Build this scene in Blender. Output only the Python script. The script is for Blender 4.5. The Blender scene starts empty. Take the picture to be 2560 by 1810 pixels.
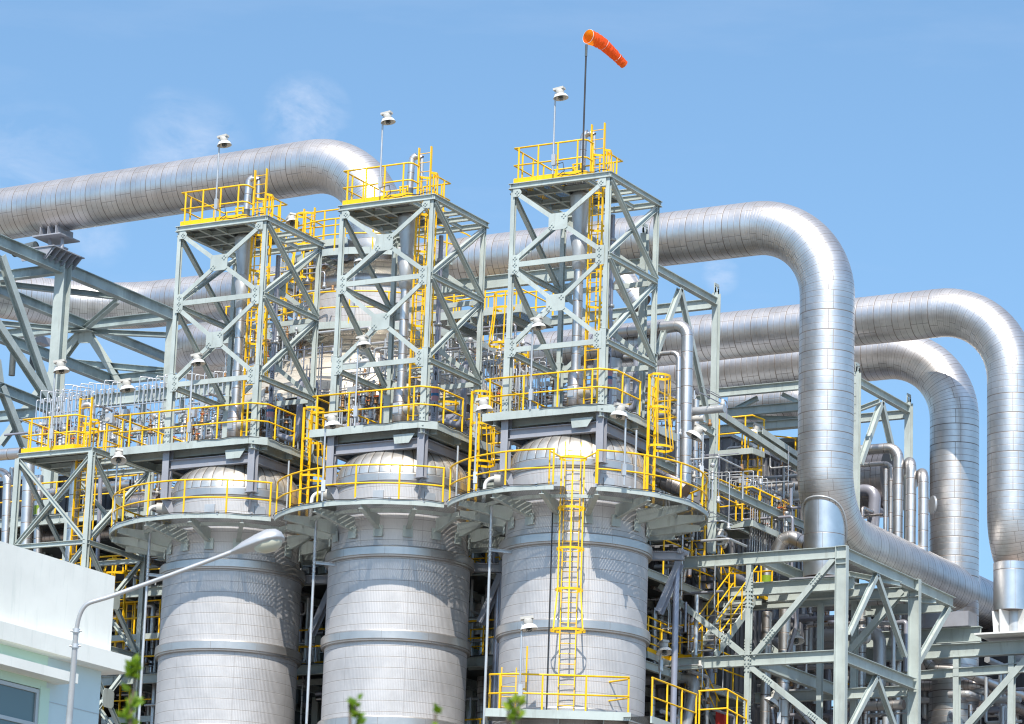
import bpy, math, random
from mathutils import Vector, Matrix
V=Vector
random.seed(7)
sc=bpy.context.scene
COL=sc.collection
PI=math.pi
# ---------------------------------------------------------------- camera
F=8787.0
PIT,ROL,YAW=map(math.radians,(14.06,1.9876,-29.2416))
FW=V((math.sin(YAW)*math.cos(PIT),math.cos(YAW)*math.cos(PIT),math.sin(PIT)))
_r=V((math.cos(YAW),-math.sin(YAW),0)); _u=_r.cross(FW)
RT=math.cos(ROL)*_r+math.sin(ROL)*_u
UP=-math.sin(ROL)*_r+math.cos(ROL)*_u
CAM=V((0,0,1.7))
def at(x,y,**k):
    """world point where the sight line through (x,y) of the survey photo meets a plane of the plant grid"""
    d=RT*((x-1280)/F)-UP*((y-905)/F)+FW
    for a,v in k.items():
        if a=='D': return CAM+d*v
        i='XYZ'.index(a); return CAM+d*((v-CAM[i])/d[i])
def up_at(x,y,P):
    """height where the sight line passes the vertical line through P"""
    d=RT*((x-1280)/F)-UP*((y-905)/F)+FW
    h=V((FW.x,FW.y,0)).normalized()
    return CAM.z+d.z*((P[0]*h.x+P[1]*h.y)/(d.x*h.x+d.y*h.y))
# ---------------------------------------------------------------- mesh builder
class MB:
    def __init__(s): s.v=[];s.f=[];s.sm=[];s.uv=[]
    def add(s,vs,fs,smooth=False,uvs=None):
        n=len(s.v); s.v+=[V(p) for p in vs]
        for i,f in enumerate(fs):
            s.f.append(tuple(n+j for j in f)); s.sm.append(smooth)
            s.uv.append(uvs[i] if uvs else None)
        return s
    def frame(s,o,ax,ay,az,dims):
        a,b,c=[d/2 for d in dims]; o=V(o)
        vs=[o+ax*(x*a)+ay*(y*b)+az*(z*c) for x in(-1,1) for y in(-1,1) for z in(-1,1)]
        return s.add(vs,[(0,1,3,2),(4,6,7,5),(0,4,5,1),(2,3,7,6),(0,2,6,4),(1,5,7,3)])
    def box(s,lo,hi):
        lo=V(lo);hi=V(hi)
        return s.frame((lo+hi)/2,V((1,0,0)),V((0,1,0)),V((0,0,1)),hi-lo)
    def bar(s,p,q,w,h,up=(0,0,1)):
        p=V(p);q=V(q);a=(q-p);L=a.length;a.normalize();u=V(up);u=(u-a*u.dot(a)).normalized();b=a.cross(u)
        return s.frame((p+q)/2,a,b,u,(L,w,h))
    def hb(s,p,q,d,w,up=(0,0,1),tw=.012,tf=.016):
        """rolled H section from p to q; up is the web direction"""
        p=V(p);q=V(q);a=(q-p).normalized();u=V(up);u=(u-a*u.dot(a)).normalized();b=a.cross(u)
        tf=max(tf,d*.05);tw=max(tw,w*.045)
        pr=[(-w/2,-d/2),(w/2,-d/2),(w/2,-d/2+tf),(tw/2,-d/2+tf),(tw/2,d/2-tf),(w/2,d/2-tf),(w/2,d/2),(-w/2,d/2),(-w/2,d/2-tf),(-tw/2,d/2-tf),(-tw/2,-d/2+tf),(-w/2,-d/2+tf)]
        vs=[e+b*x+u*y for e in(p,q) for x,y in pr];n=12
        fs=[(i,(i+1)%n,n+(i+1)%n,n+i) for i in range(n)]+[tuple(range(n-1,-1,-1)),tuple(range(n,2*n))]
        return s.add(vs,fs)
    def tube(s,p,q,r,r2=None,n=10,caps=True):
        return s.path([p,q],r,n=n,r2=r2,caps=caps)
    def path(s,pts,r,n=12,r2=None,caps=True,um=None,closed=False):
        pts=[V(p) for p in pts];m=len(pts)
        T=[]
        for i in range(m):
            if closed: t=pts[(i+1)%m]-pts[i-1]
            elif i==0: t=pts[1]-pts[0]
            elif i==m-1: t=pts[-1]-pts[-2]
            else: t=(pts[i+1]-pts[i]).normalized()+(pts[i]-pts[i-1]).normalized()
            T.append(t.normalized())
        t=T[0];nr=V((0,0,1)) if abs(t.z)<.9 else V((0,1,0))
        nr=(nr-t*nr.dot(t)).normalized();vs=[];u=0;us=[]
        for i in range(m):
            if i:
                ax=T[i-1].cross(T[i])
                if ax.length>1e-6:
                    nr=Matrix.Rotation(T[i-1].angle(T[i]),3,ax.normalized())@nr
                u+=(pts[i]-pts[i-1]).length*(um[i] if um else 1)
            us.append(u);b=T[i].cross(nr)
            rr=r if not r2 else r+(r2-r)*i/(m-1)
            if isinstance(r,(list,tuple)): rr=r[i]
            sc_=1
            if 0<i<m-1:
                c=(pts[i+1]-pts[i]).normalized().dot(T[i]);sc_=1 if c>.95 else 1/max(c,.5)
            vs+=[pts[i]+(nr*math.cos(a)+b*math.sin(a))*rr for a in (2*PI*j/n for j in range(n))]
        rr0=r[0] if isinstance(r,(list,tuple)) else r
        fs=[];uv=[]
        for i in range(m if closed else m-1):
            i2=(i+1)%m
            for j in range(n):
                k=(j+1)%n
                fs.append((i*n+j,i*n+k,i2*n+k,i2*n+j))
                v0=j/n*2*PI*rr0;v1=(j+1)/n*2*PI*rr0
                uv.append([(us[i],v0),(us[i],v1),(us[i2],v1),(us[i2],v0)])
        s.add(vs,fs,True,uv)
        if caps and not closed:
            s.add(vs[:n],[tuple(range(n-1,-1,-1))]);s.add(vs[-n:],[tuple(range(n))])
        return s
    def lathe(s,c,prof,n=64,smooth=True,a0=0,a1=2*PI,sharp=False):
        """prof: (radius,z) list"""
        if sharp:
            for p,q in zip(prof,prof[1:]): s.lathe(c,[p,q],n,smooth,a0,a1)
            return s
        c=V(c);full=abs(a1-a0-2*PI)<1e-6;k=n if full else n+1
        vs=[c+V((r*math.cos(a0+(a1-a0)*j/n),r*math.sin(a0+(a1-a0)*j/n),z)) for r,z in prof for j in range(k)]
        fs=[];uv=[];u=0
        for i in range(len(prof)-1):
            du=math.hypot(prof[i+1][0]-prof[i][0],prof[i+1][1]-prof[i][1])
            R=max(prof[i][0],prof[i+1][0])
            for j in range(n):
                a=j;b=(j+1)%k
                fs.append((i*k+a,i*k+b,(i+1)*k+b,(i+1)*k+a))
                A=(a1-a0)*j/n*R;B=(a1-a0)*(j+1)/n*R
                uv.append([(u,A),(u,B),(u+du,B),(u+du,A)])
            u+=du
        return s.add(vs,fs,smooth,uv)
    def prism(s,poly,z0,z1):
        n=len(poly);vs=[V((x,y,z0)) for x,y in poly]+[V((x,y,z1)) for x,y in poly]
        return s.add(vs,[tuple(range(n-1,-1,-1)),tuple(range(n,2*n))]+[(i,(i+1)%n,n+(i+1)%n,n+i) for i in range(n)])
    def plate(s,pts,nrm,t):
        """flat polygon pts thickened by t along nrm"""
        n=len(pts);N=V(nrm).normalized()*t;vs=[V(p) for p in pts]+[V(p)+N for p in pts]
        return s.add(vs,[tuple(range(n-1,-1,-1)),tuple(range(n,2*n))]+[(i,(i+1)%n,n+(i+1)%n,n+i) for i in range(n)])
    def build(s,name,m,parent=None,loc=None):
        W=V((0,0,0))
        if parent: W=wloc(parent)
        elif loc is not None: W=V(loc)
        elif s.v:
            xs=[p.x for p in s.v];ys=[p.y for p in s.v]
            W=V(((min(xs)+max(xs))/2,(min(ys)+max(ys))/2,min(p.z for p in s.v)))
        me=bpy.data.meshes.new(name);me.from_pydata([p-W for p in s.v],[],s.f)
        me.polygons.foreach_set('use_smooth',s.sm)
        if any(s.uv):
            l=me.uv_layers.new(name='UVMap');d=[]
            for f,u in zip(s.f,s.uv):
                d+= [c for p in (u or [(0,0)]*len(f)) for c in p]
            l.data.foreach_set('uv',d)
        if m: me.materials.append(M[m])
        me.validate()
        o=bpy.data.objects.new(name,me);COL.objects.link(o)
        if parent: o.parent=parent
        else: o.location=W
        return o
def wloc(o):
    p=V(o.location)
    while o.parent: o=o.parent;p+=V(o.location)
    return p
def tag(o,label=None,cat=None,group=None,kind=None):
    if label:o['label']=label
    if cat:o['category']=cat
    if group:o['group']=group
    if kind:o['kind']=kind
    return o
def thing(name,label,cat,loc,group=None):
    o=bpy.data.objects.new(name,None);COL.objects.link(o);o.location=V(loc);o.empty_display_size=.2
    return tag(o,label,cat,group)
def inst(src,parent,off,name=None):
    """another copy of a small part, shifted by off inside its parent"""
    o=src.copy();COL.objects.link(o);o.parent=parent;o.location=V(src.location)+V(off)
    return o
def dup(o,off=(0,0,0),label=None,parent=None):
    c=o.copy();COL.objects.link(c);c.parent=parent
    if parent is None: c.location=V(o.location)+V(off)
    if label:c['label']=label
    for ch in [x for x in KIDS(o)]: dup(ch,parent=c)
    return c
def KIDS(o): return list(o.children)
# ---------------------------------------------------------------- materials
M={}
class N:
    def __init__(s,name):
        m=bpy.data.materials.new(name);m.use_nodes=True;s.t=m.node_tree;s.m=m;M[name]=m
        s.b=s.t.nodes['Principled BSDF'];s.out=s.t.nodes['Material Output']
    def n(s,ty,ins={},**kw):
        x=s.t.nodes.new('ShaderNode'+ty)
        for k,v in kw.items(): setattr(x,k,v)
        for k,v in ins.items():
            if hasattr(v,'is_output') or isinstance(v,bpy.types.NodeSocket): s.t.links.new(v,x.inputs[k])
            else: x.inputs[k].default_value=v
        return x
    def math(s,op,a,b=0.,c=None):
        d={0:a,1:b}
        if c is not None:d[2]=c
        return s.n('Math',d,operation=op).outputs[0]
    def set(s,**k):
        for a,v in k.items():
            a={'col':'Base Color','rough':'Roughness','metal':'Metallic','nrm':'Normal','coat':'Coat Weight','spec':'Specular IOR Level'}[a]
            if isinstance(v,bpy.types.NodeSocket): s.t.links.new(v,s.b.inputs[a])
            else: s.b.inputs[a].default_value=(*v,1) if isinstance(v,tuple) else v
    def obj(s): return s.n('TexCoord').outputs['Object']
    def noise(s,scale,vec=None,detail=3,rough=.5):
        i={'Scale':scale,'Detail':detail,'Roughness':rough}
        if vec is not None:i['Vector']=vec
        return s.n('TexNoise',i).outputs['Fac']
    def ramp(s,f,stops):
        r=s.n('ValToRGB',{'Fac':f});e=r.color_ramp.elements
        while len(e)<len(stops):e.new(.5)
        for x,(p,c) in zip(e,stops):x.position=p;x.color=(*c,1)
        return r.outputs[0]
    def mix(s,f,a,b):
        x=s.n('Mix',{},data_type='RGBA')
        for k,v in ((0,f),(6,a),(7,b)):
            if isinstance(v,bpy.types.NodeSocket):s.t.links.new(v,x.inputs[k])
            else:x.inputs[k].default_value=(*v,1) if isinstance(v,tuple) else v
        return x.outputs[2]
    def bump(s,h,st=.3,d=.02):
        return s.n('Bump',{'Height':h,'Strength':st,'Distance':d}).outputs[0]
def paint(name,c,var=.12,rough=.5,metal=0.,dirt=None,sc_=1.3):
    k=N(name);geo=k.n('NewGeometry').outputs['Position']
    f=k.noise(sc_,geo,4,.6)
    lo=tuple(x*(1-var) for x in c);hi=tuple(min(1,x*(1+var)) for x in c)
    col=k.ramp(f,[(.35,lo),(.62,hi)])
    if dirt:
        st=k.n('Mapping',{'Vector':geo,'Scale':(3,3,.35)}).outputs[0]
        g=k.ramp(k.noise(2.2,st,5,.65),[(.55,(0,0,0)),(.75,(1,1,1))])
        col=k.mix(k.math('MULTIPLY',g,dirt[1]),col,dirt[0])
    k.set(col=col,rough=rough,metal=metal)
    k.set(nrm=k.bump(k.noise(9,geo,3),.06,.01))
    return k
paint('steel_paint',(.43,.475,.45),.10,.47,dirt=((.22,.215,.18),.45))
paint('steel_paint_patched',(.31,.37,.37),.25,.5,dirt=((.52,.58,.56),.5),sc_=.9)
paint('primer_grey',(.31,.315,.35),.08,.5,dirt=((.30,.22,.15),.4))
paint('yellow_paint',(.93,.53,.003),.05,.4,dirt=((.60,.33,.01),.35),sc_=3)
paint('galvanised',(.50,.51,.52),.12,.42,.5)
paint('tubing',(.62,.62,.63),.06,.3,.55)
paint('dark_steel',(.08,.095,.10),.25,.55)
paint('black_rubber',(.02,.02,.022),.1,.5)
paint('brass_valve',(.30,.17,.08),.3,.45,.4,sc_=6)
paint('red_paint',(.55,.03,.02),.1,.45)
paint('orange_handle',(.65,.13,.03),.1,.45)
paint('green_band',(.22,.34,.02),.06,.5)
paint('blue_band',(.02,.13,.30),.05,.5)
paint('pink_band',(.40,.22,.26),.05,.5)
paint('lamp_white',(.72,.71,.68),.03,.35)
paint('lamp_grey',(.50,.48,.44),.06,.5)
paint('render_white',(.82,.82,.76),.05,.7,dirt=((.56,.60,.55),.45),sc_=.8)
paint('render_mint',(.58,.78,.64),.03,.7,sc_=.8)
paint('render_blue',(.60,.74,.76),.03,.7,sc_=.8)
paint('window_frame',(.50,.52,.52),.03,.4,.3)
paint('ground_gravel',(.20,.175,.15),.2,.9)
paint('concrete',(.38,.37,.34),.12,.85)
paint('bark',(.14,.10,.07),.2,.8,sc_=8)
paint('service_pipe',(.33,.33,.38),.08,.35,.35)
paint('white_label',(.8,.8,.8),.02,.5)
paint('black_mark',(.03,.03,.035),.05,.6)
k=N('window_glass');k.set(col=(.10,.16,.17),rough=.06,metal=0.,spec=.8)
k=N('lens_glass');k.set(col=(.50,.50,.40),rough=.12,spec=.6)
# leaves
k=N('leaf_green');oi=k.n('NewGeometry').outputs['Random Per Island']
k.set(col=k.ramp(oi,[(0,(.10,.20,.015)),(.5,(.22,.34,.02)),(1,(.42,.50,.04))]),rough=.55)
tr=k.n('BsdfTranslucent',{'Color':(.25,.42,.03,1)})
mx=k.n('MixShader',{0:.35,1:k.b.outputs[0],2:tr.outputs[0]});k.t.links.new(mx.outputs[0],k.out.inputs[0])
# aluminium sheet cladding: girth laps, finer bands, staggered length laps
def cladding(name,pitch,sub,base=(.74,.71,.69),rough=.42,line=.021,lap=1.0,corr=0,tint=(.66,.62,.58),metal=1.0,wav=.25,bst=.35,stag=1.,lcol=(.16,.12,.10),lamt=.85,subw=.75):
    k=N(name);uv=k.n('UVMap').outputs[0];sp=k.n('SeparateXYZ',{0:uv});u,v=sp.outputs[0],sp.outputs[1]
    up_=k.math('DIVIDE',u,pitch);seg=k.math('FLOOR',up_);fr=k.math('FRACT',up_)
    def near(fr_,w): # 1 near 0/1
        d=k.math('ABSOLUTE',k.math('SUBTRACT',fr_,.5));return k.n('MapRange',{0:d,1:.5-w,2:.5-w*.25,3:0.,4:1.}).outputs[0]
    L1=near(fr,line/pitch)
    L=L1
    if sub>1:
        f2=k.math('FRACT',k.math('MULTIPLY',up_,float(sub)));L2=k.math('MULTIPLY',near(f2,line*.6/pitch*sub),subw)
        L=k.math('MAXIMUM',L1,L2)
    wn=k.n('TexWhiteNoise',{'W':seg},noise_dimensions='1D').outputs['Value']
    wn2=k.n('TexWhiteNoise',{'W':k.math('ADD',seg,31.7)},noise_dimensions='1D').outputs['Value']
    odd=k.math('PINGPONG',seg,1.0)
    vv=k.math('ADD',v,k.math('MULTIPLY_ADD',odd,.16*stag,k.math('MULTIPLY',wn2,.05*stag)))
    lf=k.math('FRACT',k.math('DIVIDE',vv,lap));LL=near(lf,line*.7/lap)
    L=k.math('MAXIMUM',L,k.math('MULTIPLY',LL,.8))
    geo=k.n('NewGeometry').outputs['Position']
    stain=k.noise(1.1,geo,5,.65)
    st2=k.noise(7,geo,4,.7)
    col=k.ramp(stain,[(.32,tuple(b*.80 for b in base)),(.6,base)])
    drip=k.noise(1.6,k.n('Mapping',{'Vector':geo,'Scale':(2.2,2.2,.16)}).outputs[0],4,.7)
    col=k.mix(k.math('MULTIPLY',k.n('MapRange',{0:drip,1:.55,2:.75,3:0.,4:1.}).outputs[0],.32),col,tuple(b*.62 for b in tint))
    col=k.mix(k.math('MULTIPLY',wn,.30),col,tuple(b*.72 for b in base))
    halo=near(fr,line*3.2/pitch)
    col=k.mix(k.math('MULTIPLY',k.math('MULTIPLY',halo,st2),.45),col,tint)
    col=k.mix(k.math('MULTIPLY',L,lamt),col,lcol)
    r=k.math('MULTIPLY_ADD',stain,.12,rough-.06);r=k.math('ADD',r,k.math('MULTIPLY',L,.3))
    h=k.math('MULTIPLY',k.noise(.7,uv,1),wav)
    wv=k.n('MapRange',{0:fr,1:0.,2:1.,3:0.,4:PI}).outputs[0]
    h=k.math('ADD',h,k.math('MULTIPLY',k.math('SINE',wv),.035))
    h=k.math('SUBTRACT',h,k.math('MULTIPLY',L,.22))
    if corr:
        rb=k.math('SINE',k.math('MULTIPLY',v,2*PI/corr))
        h=k.math('ADD',h,k.math('MULTIPLY',rb,.15))
        rp=k.n('MapRange',{0:rb,1:-1.,2:-.2,3:.09,4:0.}).outputs[0]
        col=k.mix(rp,col,(.30,.29,.31))
    k.set(col=col,rough=r,metal=metal,nrm=k.bump(h,bst,.03))
    return k
cladding('pipe_cladding',.66,3)
cladding('small_cladding',.55,1,line=.018,lap=3.1,wav=.2)
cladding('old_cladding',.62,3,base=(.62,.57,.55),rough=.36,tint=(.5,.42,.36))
cladding('vessel_cladding',.33,1,base=(.60,.575,.565),rough=.5,line=.013,lap=1.95,corr=.05,metal=.35,wav=.22,bst=.4,stag=0.,lcol=(.22,.20,.19),lamt=.68)
cladding('band_cladding',9.,1,base=(.60,.57,.54),rough=.38,line=.01,lap=1.45,metal=.8)
cladding('cream_cladding',.8,2,base=(.74,.66,.54),rough=.42,line=.02,lap=1.3,metal=.35,tint=(.5,.36,.22))
cladding('trunnion_sheet',1.35,1,base=(.72,.72,.72),rough=.38,line=.016,lap=2.3,wav=.6)
# dome of a vessel head: gore seams by angle
def dome_mat(name,n,base):
    k=N(name);tc=k.obj();sp=k.n('SeparateXYZ',{0:tc});a=k.math('ARCTAN2',sp.outputs[1],sp.outputs[0])
    f=k.math('FRACT',k.math('MULTIPLY',a,n/(2*PI)));d=k.math('ABSOLUTE',k.math('SUBTRACT',f,.5))
    r=k.math('POWER',k.math('ADD',k.math('POWER',sp.outputs[0],2.),k.math('POWER',sp.outputs[1],2.)),.5)
    w=k.math('DIVIDE',.02*n/(2*PI),k.math('MAXIMUM',r,.3))
    L=k.math('GREATER_THAN',d,k.math('SUBTRACT',.5,w))
    st=k.noise(2.3,tc,6,.7)
    col=k.ramp(st,[(.35,tuple(b*.8 for b in base)),(.65,base)])
    rust=k.ramp(k.noise(5,k.n('Mapping',{'Vector':tc,'Scale':(1,1,.25)}).outputs[0],5,.7),[(.52,(0,0,0)),(.75,(1,1,1))])
    col=k.mix(k.math('MULTIPLY',rust,.35),col,(.50,.38,.25))
    col=k.mix(k.math('MULTIPLY',L,.75),col,(.22,.17,.13))
    k.set(col=col,rough=k.math('MULTIPLY_ADD',st,.2,.3),metal=.8,nrm=k.bump(k.math('SUBTRACT',k.math('SINE',k.math('MULTIPLY',f,PI)),k.math('MULTIPLY',L,.6)),.4,.03))
dome_mat('dome_cladding',36,(.78,.74,.68))
# bar grating: real gaps between the bearing bars
def grating(name,c,px=.09,py=.30,open_=.5,mesh_=False):
    k=N(name);p=k.n('SeparateXYZ',{0:k.n('NewGeometry').outputs['Position']})
    fx=k.math('FRACT',k.math('DIVIDE',p.outputs[0],px));fy=k.math('FRACT',k.math('DIVIDE',p.outputs[1],py))
    hole=k.math('MULTIPLY',k.math('GREATER_THAN',fx,1-open_),k.math('GREATER_THAN',fy,.16))
    st=k.noise(3,k.n('NewGeometry').outputs['Position'],3)
    k.set(col=k.ramp(st,[(.3,tuple(x*.8 for x in c)),(.7,c)]),rough=.55,metal=.2)
    t=k.n('BsdfTransparent');mx=k.n('MixShader',{0:hole,1:k.b.outputs[0],2:t.outputs[0]})
    k.t.links.new(mx.outputs[0],k.out.inputs[0])
grating('bar_grating',(.19,.195,.19),.055,.13,.20)
grating('fine_grating',(.12,.13,.13),.055,.13,.2)
# windsock cloth
k=N('windsock_cloth');uv=k.n('SeparateXYZ',{0:k.n('UVMap').outputs[0]})
k.set(col=(.93,.095,.012),rough=.6)
tr=k.n('BsdfTranslucent',{'Color':(1,.42,.02,1)})
h=k.math('MULTIPLY',k.noise(1,k.n('Mapping',{'Vector':k.n('UVMap').outputs[0],'Scale':(14,3,1)}).outputs[0],3),1.)
k.set(nrm=k.bump(h,.9,.05))
mx=k.n('MixShader',{0:.4,1:k.b.outputs[0],2:tr.outputs[0]});k.t.links.new(mx.outputs[0],k.out.inputs[0])
# ---------------------------------------------------------------- common small assemblies
Z=V((0,0,1))
def railing(parent,pts,h=1.1,closed=False,sp=1.05,toe=True,mat='yellow_paint',r=.029,posts=True,toem='yellow_paint'):
    pts=[V(p) for p in pts]
    mb=MB();up=lambda hh:[p+Z*hh for p in pts]
    mb.path(up(h),r,n=8,closed=closed);mb.path(up(h*.5),r*.9,n=8,closed=closed)
    o=mb.build('handrail',mat,parent)
    W=wloc(parent)
    if posts:
        seg=pts+([pts[0]] if closed else []);first=None
        d=0;nxt=0.05;tot=sum((seg[i+1]-seg[i]).length for i in range(len(seg)-1))
        n=max(2,round(tot/sp)+1);want=[.03+(tot-.06)*i/(n-1) for i in range(n)] if not closed else [tot*i/(n-1) for i in range(n-1)]
        for i in range(len(seg)-1):
            L=(seg[i+1]-seg[i]).length
            while want and want[0]<=d+L+1e-6:
                p=seg[i].lerp(seg[i+1],(want.pop(0)-d)/max(L,1e-6))
                if first is None:
                    first=MB().tube(p-Z*.03,p+Z*h,r*1.02,n=8).build('post',mat,o);p0=p
                else: inst(first,o,p-p0)
            d+=L
    if toe:
        t=MB();seg=pts+([pts[0]] if closed else [])
        for a,b in zip(seg,seg[1:]):
            if (b-a).length>.02:t.bar(a+Z*.07,b+Z*.07,.012,.14)
        t.build('toe_plate',toem,o)
    return o
def ladder(parent,base,top,ru,back,c0=None,c1=None,w=.45,mat='yellow_paint',ext=0,step=.3,cr=.36):
    """parts of a ladder: two stiles, rungs, cage. ru: rung direction, back: side the cage bulges to"""
    base=V(base);ru=V(ru).normalized();back=V(back).normalized();H=top-base.z
    s=MB().bar(base-ru*w/2,base-ru*w/2+Z*H,.032,.085,back).build('stile',mat,parent)
    inst(s,parent,ru*w)
    r0=MB().tube(base-ru*w/2+Z*.2,base+ru*w/2+Z*.2,.013,n=6).build('rung',mat,parent)
    k=1
    while .2+k*step<H-.02: inst(r0,parent,Z*step*k);k+=1
    if c0 is not None:
        def arc(zz,rr,m=12):
            c=base+back*.06
            pts=[]
            for i in range(m+1):
                a=-PI*.62+2*PI*.62*i/m
                pts.append(V((c.x,c.y,zz))+back*(rr*.9*(math.cos(a)+.42))+ru*(rr*math.sin(a)))
            pts[0]=V((base.x,base.y,zz))-ru*w/2;pts[-1]=V((base.x,base.y,zz))+ru*w/2
            return pts
        zs=[];z=c0
        while z<c1-.3: zs.append(z);z+=1.2
        zs.append(c1);h0=None
        def hoop(zz,rr):
            mb=MB();P=arc(zz,rr)
            for a,b in zip(P,P[1:]): mb.bar(a,b,.014,.07)
            return mb.build('cage_hoop',mat,parent)
        for i,zz in enumerate(zs):
            if i==0: hoop(zz,cr*1.28)
            elif h0 is None: h0=hoop(zz,cr);hz=zz
            else: inst(h0,parent,Z*(zz-hz))
        for j in ((3,6,9) if w>.45 else (2.6,4.5,7.5,9.4)):
            def pt(zz,rr):
                P=arc(zz,rr);i=int(j);return P[i].lerp(P[min(i+1,12)],j-i)
            mb=MB();mb.bar(pt(zs[0],cr*1.28),pt(zs[min(1,len(zs)-1)],cr),.045,.014,back);mb.bar(pt(zs[min(1,len(zs)-1)],cr),pt(zs[-1],cr),.045,.014,back)
            mb.build('cage_strap',mat,parent)
def lamp(label,base,head_z,side=(1,0,0),tilt=8,pole=True,loc=None,big=.88,group='floodlights on poles around the plant'):
    """bell floodlight on a galvanised pole"""
    base=V(base);side=V(side).normalized()
    t=thing('floodlight',label,'floodlight',base,group)
    tip=V((base.x,base.y,head_z))
    if pole:
        MB().tube(base,tip,.03,n=8).build('pole','galvanised',t)
        MB().frame(base+Z*.45+side*.02,side,Z.cross(side),Z,(.12,.1,.34)).build('junction_box','galvanised',t)
    hc=tip+side*.19*big-Z*.03
    R=Matrix.Rotation(math.radians(tilt),3,side.cross(Z).normalized()) if tilt else Matrix.Identity(3)
    def xf(mb):
        mb.v=[hc+R@(p*big) for p in mb.v];return mb
    g=MB().lathe((0,0,0),[(.0,.15),(.14,.15),(.155,.13),(.13,.02),(.12,-.02),(0,-.02)],20)
    g.frame((-.02,0,.185),V((1,0,0)),V((0,1,0)),Z,(.38,.24,.075))
    a=math.atan2(side.y,side.x)
    Rz=Matrix.Rotation(a,3,'Z');g.v=[Rz@p for p in g.v]
    xf(g).build('lamp_housing','lamp_grey',t)
    xf(MB().lathe((0,0,0),[(.13,0),(.19,-.03),(.235,-.08),(.262,-.145),(.268,-.16),(.25,-.15),(.17,-.035),(.10,-.01)],24)).build('lamp_shade','lamp_white',t)
    gd=MB()
    for i in range(4):
        A=PI*i/4;c,s=math.cos(A)*.085,math.sin(A)*.085
        gd.path([(c,s,-.06),(c,s,-.18),(c*.5,s*.5,-.22),(-c*.5,-s*.5,-.22),(-c,-s,-.18),(-c,-s,-.06)],.007,n=5)
    gd.lathe((0,0,0),[(0,-.05),(.06,-.07),(.07,-.15),(0,-.19)],12)
    xf(gd).build('lamp_guard','dark_steel',t)
    return t
def bend(pts,rad,seg=10,dense=1.9):
    """round the corners of a polyline; returns points and the seam-density list"""
    pts=[V(p) for p in pts];out=[pts[0]];um=[1]
    for i in range(1,len(pts)-1):
        a=(pts[i-1]-pts[i]).normalized();b=(pts[i+1]-pts[i]).normalized();ang=a.angle(b)
        r=rad[i-1] if isinstance(rad,(list,tuple)) else rad
        if ang>PI-.02: out.append(pts[i]);um.append(1);continue
        t=r/math.tan(ang/2);c=pts[i]+(a+b).normalized()*(r/math.sin(ang/2))
        p0=pts[i]+a*t;p1=pts[i]+b*t;v0=p0-c;v1=p1-c;th=v0.angle(v1);axis=v0.cross(v1).normalized()
        for j in range(seg+1):
            out.append(c+Matrix.Rotation(th*j/seg,3,axis)@v0);um.append(1 if j==0 else dense)
    out.append(pts[-1]);um.append(1)
    # cut long straights so that sheets do not stretch
    return out,um
def pipe(name,label,cat,pts,r,rad,mat='pipe_cladding',n=48,seg=16,group=None,parent=None,caps=True,dense=1.9):
    P,um=bend(pts,rad,seg,dense)
    o=MB().path(P,r,n=n,um=um,caps=caps).build(name,mat,parent)
    if not parent: tag(o,label,cat,group)
    return o
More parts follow.
